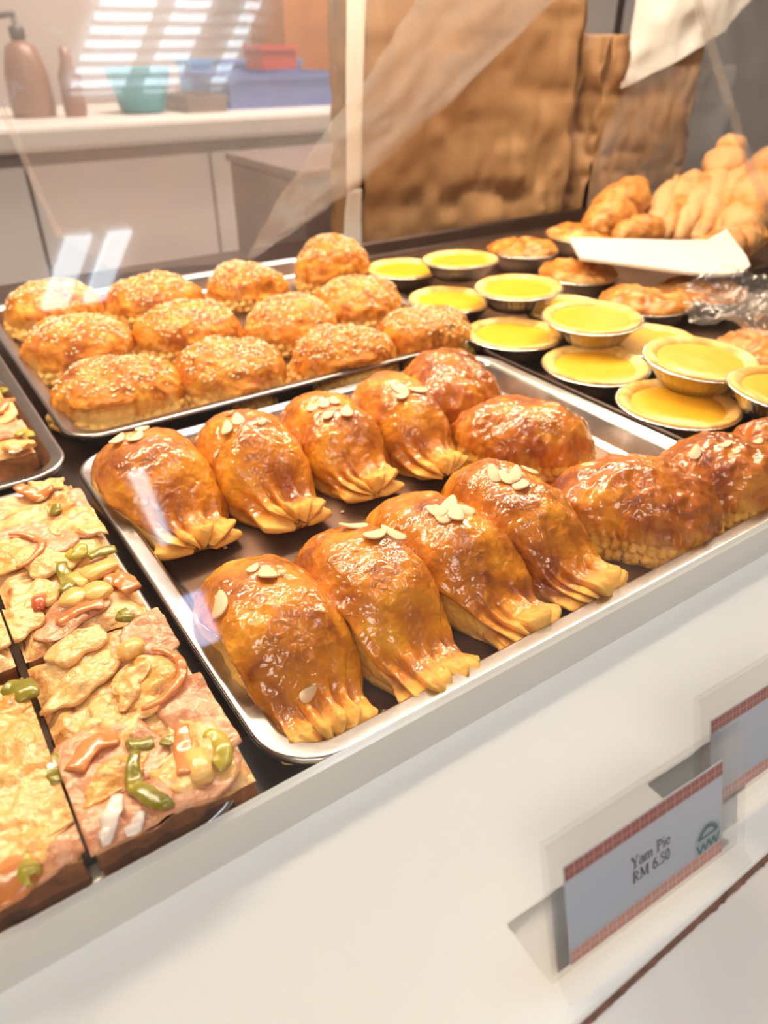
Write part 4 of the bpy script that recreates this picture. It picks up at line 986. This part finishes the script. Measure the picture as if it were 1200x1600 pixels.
lathe_thing('soap_bottle', 'brown pump bottle at the left end of the kitchen counter', 'bottle', 42, 0.25, [(0, 0), (.05, 0), (.054, .02), (.05, .1), (.036, .15), (.014, .165), (0, .165)], 'amber', pump)
lathe_thing('sauce_bottle', 'slim brown bottle beside the pump bottle', 'bottle', 108, 0.2, [(0, 0), (.026, 0), (.028, .02), (.026, .09), (.014, .12), (.012, .15), (0, .152)], 'amber')
lathe_thing('mixing_bowl', 'teal plastic bowl on the kitchen counter', 'bowl', 216, 0.22, [(0, 0), (.05, 0), (.06, .01), (.082, .10), (.085, .104), (.079, .1), (.056, .014), (0, .01)], 'teal')
for (nm, lb_, ct, a, b, c_, d_, dy, dep, mt) in [
    ('sink_basin', 'dark steel basin on the counter between bowl and crates', 'basin', 296, 352, 148, 172, 0.12, 0.2, 'greymetal'),
    ('cup_holder', 'light blue cup holder left of the crates', 'holder', 300, 328, 92, 128, 0.42, 0.1, 'blue2'),
    ('plastic_crate', 'long blue plastic crate on the right of the counter', 'crate', 360, 545, 112, 160, 0.16, 0.3, 'blue'),
    ('plastic_crate', 'upper blue crate behind the long one', 'crate', 345, 470, 92, 118, 0.5, 0.1, 'blue'),
    ('storage_tub', 'red plastic tub on the blue crate', 'tub', 412, 462, 70, 108, 0.30, 0.12, 'red')]:
    (xa, za), (xb, zb) = onk(a, d_, dy), onk(b, c_, dy)
    base = ztk if nm != 'storage_tub' else onk(400, 112, 0.16)[1]
    t = thing(nm, lb_, ct, ((xa + xb) / 2, YK + dy + dep / 2, base)); hx = (xb - xa) / 2; hh = zb - base
    if hh < 0.03: hh = 0.05
    m = MB(); w_ = 0.006
    m.box(-hx, hx, -dep / 2, -dep / 2 + w_, 0, hh).box(-hx, hx, dep / 2 - w_, dep / 2, 0, hh).box(-hx, -hx + w_, -dep / 2 + w_, dep / 2 - w_, 0, hh).box(hx - w_, hx, -dep / 2 + w_, dep / 2 - w_, 0, hh).box(-hx + w_, hx - w_, -dep / 2 + w_, dep / 2 - w_, 0, w_)
    m.build('body', M[mt], t)
    m = MB(); m.box(-hx - .006, hx + .006, -dep / 2 - .006, -dep / 2, hh - .014, hh).box(-hx - .006, hx + .006, dep / 2, dep / 2 + .006, hh - .014, hh).box(-hx - .006, -hx, -dep / 2, dep / 2, hh - .014, hh).box(hx, hx + .006, -dep / 2, dep / 2, hh - .014, hh)
    m.build('rim', M[mt], t)
(xa, _), (xb, _) = onk(448, 60, 0.62), onk(526, 60, 0.62)
wc = thing('wooden_cabinet', 'orange brown wooden cabinet behind the red tub', 'cabinet', ((xa + xb) / 2, YK + 0.75, ZF))
W2(MB().box(xa, xb, YK + 0.63, YK + 0.9, ZF, 0.9), 'body', M['wood'], wc)
W2(MB().box(xb, xb + 0.02, YK + 0.625, YK + 0.9, ZF, 0.9), 'side_trim', M['darkmetal'], wc)

# ------------------------------------------------------------------ price tag holders on the ledge
LZ0 = LZ
def stroke(m, pts, w, z=0.0):
    pts = [np.array(p, float) for p in pts]
    for a, b in zip(pts[:-1], pts[1:]):
        d = b - a; l = np.hypot(*d); d = d / l; n = np.array([-d[1], d[0]]) * w / 2; e = d * w * 0.15
        q = [a - e - n, b + e - n, b + e + n, a - e + n]
        m.add([(p[0], p[1], z) for p in q], [(0, 1, 2, 3)])
def arcp(cx, cy, rx, ry, a0, a1, n=10): return [(cx + rx * math.cos(math.radians(a0 + (a1 - a0) * k / n)), cy + ry * math.sin(math.radians(a0 + (a1 - a0) * k / n))) for k in range(n + 1)]
TH, TN, SF = 0.17, 0.08, 0.06
GLY = {   # serif letters as strokes (points, width); advance
 'Y': ([([(0.08, 1), (0.36, .5)], TH), ([(.66, 1), (.4, .5)], TN), ([(.38, .5), (.38, 0)], TH), ([(-.04, .98), (.24, .98)], SF), ([(.5, .98), (.78, .98)], SF), ([(.2, .02), (.56, .02)], SF)], .78),
 'a': ([(arcp(.24, .2, .2, .19, 0, 360, 14), .1), ([(.46, .0), (.46, .5)], .15), (arcp(.26, .48, .2, .16, 0, 150, 8), .1), ([(.46, .02), (.58, .02)], SF)], .6),
 'm': ([([(.1, 0), (.1, .62)], .15), (arcp(.26, .48, .16, .14, 160, 0, 8), .1), ([(.42, 0), (.42, .5)], .15), (arcp(.58, .48, .16, .14, 160, 0, 8), .1), ([(.74, 0), (.74, .5)], .15), ([(0, .02), (.22, .02)], SF), ([(.32, .02), (.54, .02)], SF), ([(.64, .02), (.86, .02)], SF), ([(0, .62), (.12, .62)], SF)], .92),
 'P': ([([(.16, 0), (.16, 1)], TH), (arcp(.24, .73, .32, .25, 90, -90, 12), .13), ([(.16, .98), (.26, .98)], .06), ([(.16, .48), (.26, .48)], .06), ([(0, .02), (.34, .02)], SF), ([(0, .98), (.2, .98)], SF)], .68),
 'i': ([([(.13, 0), (.13, .62)], .15), ([(.13, .86), (.13, .97)], .15), ([(0, .02), (.27, .02)], SF), ([(0, .62), (.14, .62)], SF)], .32),
 'e': ([(arcp(.26, .31, .22, .29, 10, 320, 16), .12), ([(.06, .34), (.46, .34)], .07)], .54),
 'R': ([([(.16, 0), (.16, 1)], TH), (arcp(.24, .75, .28, .23, 90, -90, 12), .13), ([(.16, .98), (.26, .98)], .06), ([(.16, .52), (.28, .5)], .06), ([(.3, .5), (.58, .04)], .15), ([(0, .02), (.32, .02)], SF), ([(.5, .02), (.72, .02)], SF), ([(0, .98), (.2, .98)], SF)], .76),
 'M': ([([(.12, 0), (.12, 1)], TN), ([(.14, 1), (.44, .1)], TH), ([(.46, .1), (.76, 1)], TN), ([(.8, 0), (.8, 1)], TH), ([(0, .02), (.26, .02)], SF), ([(.64, .02), (.96, .02)], SF), ([(0, .98), (.2, .98)], SF), ([(.74, .98), (.96, .98)], SF)], 1.0),
 '6': ([(arcp(.26, .3, .2, .29, 0, 360, 18), .12), (arcp(.5, .36, .43, .6, 175, 105, 10), .13)], .56),
 '.': ([([(.1, .0), (.1, .12)], .14)], .24),
 '5': ([([(.12, .94), (.46, .94)], .13), ([(.11, .96), (.09, .54)], .07), (arcp(.2, .31, .26, .3, 115, -120, 14), .12)], .56),
 '0': ([(arcp(.26, .49, .19, .47, 0, 360, 20), .13)], .56),
 ' ': ([], .34)}
def write(m, text, cx, y, size):
    adv = sum(GLY[c][1] for c in text) * size; x = cx - adv / 2
    for c in text:
        for pts, w in GLY[c][0]: stroke(m, [(x + p[0] * size, y + p[1] * size) for p in pts], w * size)
        x += GLY[c][1] * size
def tag_holder(label, bl, wid, hgt, lean, foot, rz=0.0, text=True):
    t = thing('price_tag_holder', label, 'price tag', (bl[0], bl[1], LZ0), rz)
    th = 0.0016; gap = 0.0030
    # profile in (depth v, up w) of the folded acrylic strip; the plates lean back
    def up_(d, h): return (d + h * math.sin(lean), h * math.cos(lean))
    pr = [(foot, th * 0.5), (0.006 + gap, th * 0.5), (0.002 + gap, 0.0012)]
    pr += [up_(gap, h) for h in np.linspace(0.004, hgt - 0.003, 6)]
    top_ = []
    for k in range(0, 9):
        a = math.pi * k / 8; top_.append((gap / 2 + gap / 2 * math.cos(a), hgt - 0.003 + 0.0032 * math.sin(a)))
    pr += [up_(d, h) for d, h in top_]
    front = [up_(0.0, h) for h in np.linspace(hgt - 0.004, 0.0065, 6)] + [up_(-0.0012, 0.004), up_(-0.004, 0.0022)]
    pr += front
    pr = np.array(pr); tang = np.gradient(pr, axis=0); tang /= np.linalg.norm(tang, axis=1)[:, None]; nn = np.stack([-tang[:, 1], tang[:, 0]], 1) * th / 2
    o_, i_ = pr + nn, pr - nn; m = MB(); n = len(pr)
    V = [(x, p[0], p[1]) for x in (0, wid) for p in list(o_) + list(i_)]
    k = 2 * n; F = []
    for j in range(n - 1):
        F += [(j, j + 1, k + j + 1, k + j), (n + j, k + n + j, k + n + j + 1, n + j + 1), (j, n + j, n + j + 1, j + 1), (k + j, k + j + 1, k + n + j + 1, k + n + j)]
    F += [(0, k, k + n, n), (n - 1, 2 * n - 1, k + 2 * n - 1, k + n - 1)]
    m.add(V, F); h = m.build('acrylic_holder', M['acrylic'], t, False)
    zmin = min(v[2] for v in m.V)
    # the card between the plates
    def card_m(off):
        a = lean; mm = Matrix.Identity(4)
        mm[0][0] = 1; mm[1][0] = 0; mm[2][0] = 0
        mm[0][1] = 0; mm[1][1] = math.sin(a); mm[2][1] = math.cos(a)
        mm[0][2] = 0; mm[1][2] = -math.cos(a); mm[2][2] = math.sin(a)
        d, w = up_(gap / 2, 0); mm[1][3] = d - math.cos(a) * off; mm[2][3] = w + math.sin(a) * off
        return mm
    x0c, x1c, y0c, y1c = 0.006, wid - 0.0095, 0.0075, hgt - 0.0115
    c = MB().box(x0c, x1c, y0c, y1c, -0.0002, 0.0002); co = c.build('card', M['card'], t); co.matrix_local = card_m(0)
    def on(mb, name, mat, off):
        o = mb.build(name, M[mat], co); o.location = (0, 0, off); return o
    sq = (x1c - x0c) / 18
    for nm, yb, mt in (('top_border', y1c - sq * 1.42, 'maroon'), ('bottom_border', y0c + sq * 0.04, 'salmon')):
        b = MB()
        for k_ in range(18):
            for i in range(2):
                for j in range(2):
                    xa = x0c + sq * (k_ + 0.04 + 0.47 * i); ya = yb + sq * (0.02 + 0.70 * j)
                    b.add([(xa, ya, 0), (xa + sq * .43, ya, 0), (xa + sq * .43, ya + sq * .62, 0), (xa, ya + sq * .62, 0)], [(0, 1, 2, 3)])
        on(b, nm, mt, 0.00035)
        b = MB().add([(x0c, yb, 0), (x1c, yb, 0), (x1c, yb + sq * 1.4, 0), (x0c, yb + sq * 1.4, 0)], [(0, 1, 2, 3)])
        on(b, nm + '_ground', 'salmon' if mt == 'maroon' else 'cardwhite', 0.00030)
    if text:
        b = MB(); mid = (x0c + x1c) / 2 + 0.0005; yc = (y0c + y1c) / 2; sz = (y1c - y0c) * 0.112
        write(b, 'Yam Pie', mid, yc + sz * 0.22, sz); write(b, 'RM 6.50', mid, yc - sz * 1.15, sz)
        on(b, 'lettering', 'ink', 0.0004)
        # emblem: an arched badge with a dark band and jagged peaks
        ex, ey, es = x1c - 0.0075, y0c + sq * 1.5, 0.0066
        b = MB(); pts = arcp(ex, ey + es * 0.75, es, es * 1.0, 0, 180, 16) + [(ex - es, ey), (ex + es, ey)]
        b.add([(p[0], p[1], 0) for p in pts], [tuple(range(len(pts)))]); on(b, 'emblem_ground', 'teal_pale', 0.0003)
        b = MB(); stroke(b, arcp(ex, ey + es * 0.62, es * .72, es * .88, 20, 160, 12), es * .26); stroke(b, [(ex - es * .5, ey + es * .95), (ex + es * .5, ey + es * .95)], es * .16)
        on(b, 'emblem_band', 'teal_ink', 0.0004)
        b = MB(); zz = [(-.85, .6), (-.62, .05), (-.4, .55), (-.2, .1), (.02, .62), (.24, .12), (.44, .6), (.62, .1), (.84, .66)]
        stroke(b, [(ex + es * u, ey + es * v) for u, v in zz], es * .15); on(b, 'emblem_peaks', 'teal_ink', 0.0004)
    return t
tag_holder('clear acrylic price tag holder with blue card reading Yam Pie on the ledge', (0.1042, 0.0572, LZ), 0.0865, 0.0575, R_(16), 0.026, R_(-2.5))
tag_holder('clear acrylic price tag holder cut off at the right edge of the ledge', (0.1865, 0.0665, LZ), 0.0865, 0.0575, R_(16), 0.026, R_(-2.5), False)

# crumbs on the tray floor
def crumb_mesh():
    V = np.array([(1, 0, .4), (-1, .1, .4), (.1, .8, .5), (-.1, -.8, .3), (.2, 0, 1.0), (0, 0, 0.0)]) * 0.0016
    return mesh('crumb', V, [(0, 2, 4), (2, 1, 4), (1, 3, 4), (3, 0, 4), (2, 0, 5), (1, 2, 5), (3, 1, 5), (0, 3, 5)], M['crumb'], False)
cm = crumb_mesh()
for k, (px, py, wh) in enumerate([(600, 1112, 'right of the nearest almond pie end'), (352, 856, 'below the torn back left almond pie'), (868, 985, 'in front of the five flake almond pie'), (535, 800, 'below the split end almond pie')]):
    p = gz(px, py, TF + 0.0005)
    o = obj('pastry_crumb', cm, None, (p[0], p[1], TF + 0.0002)); o.rotation_euler = (0, 0, k * 1.1); o.scale = (1 + 0.2 * (k % 3),) * 3
    tag(o, 'tiny pale pastry crumb on the tray floor ' + wh, 'crumb', 'crumbs in the almond pie tray')
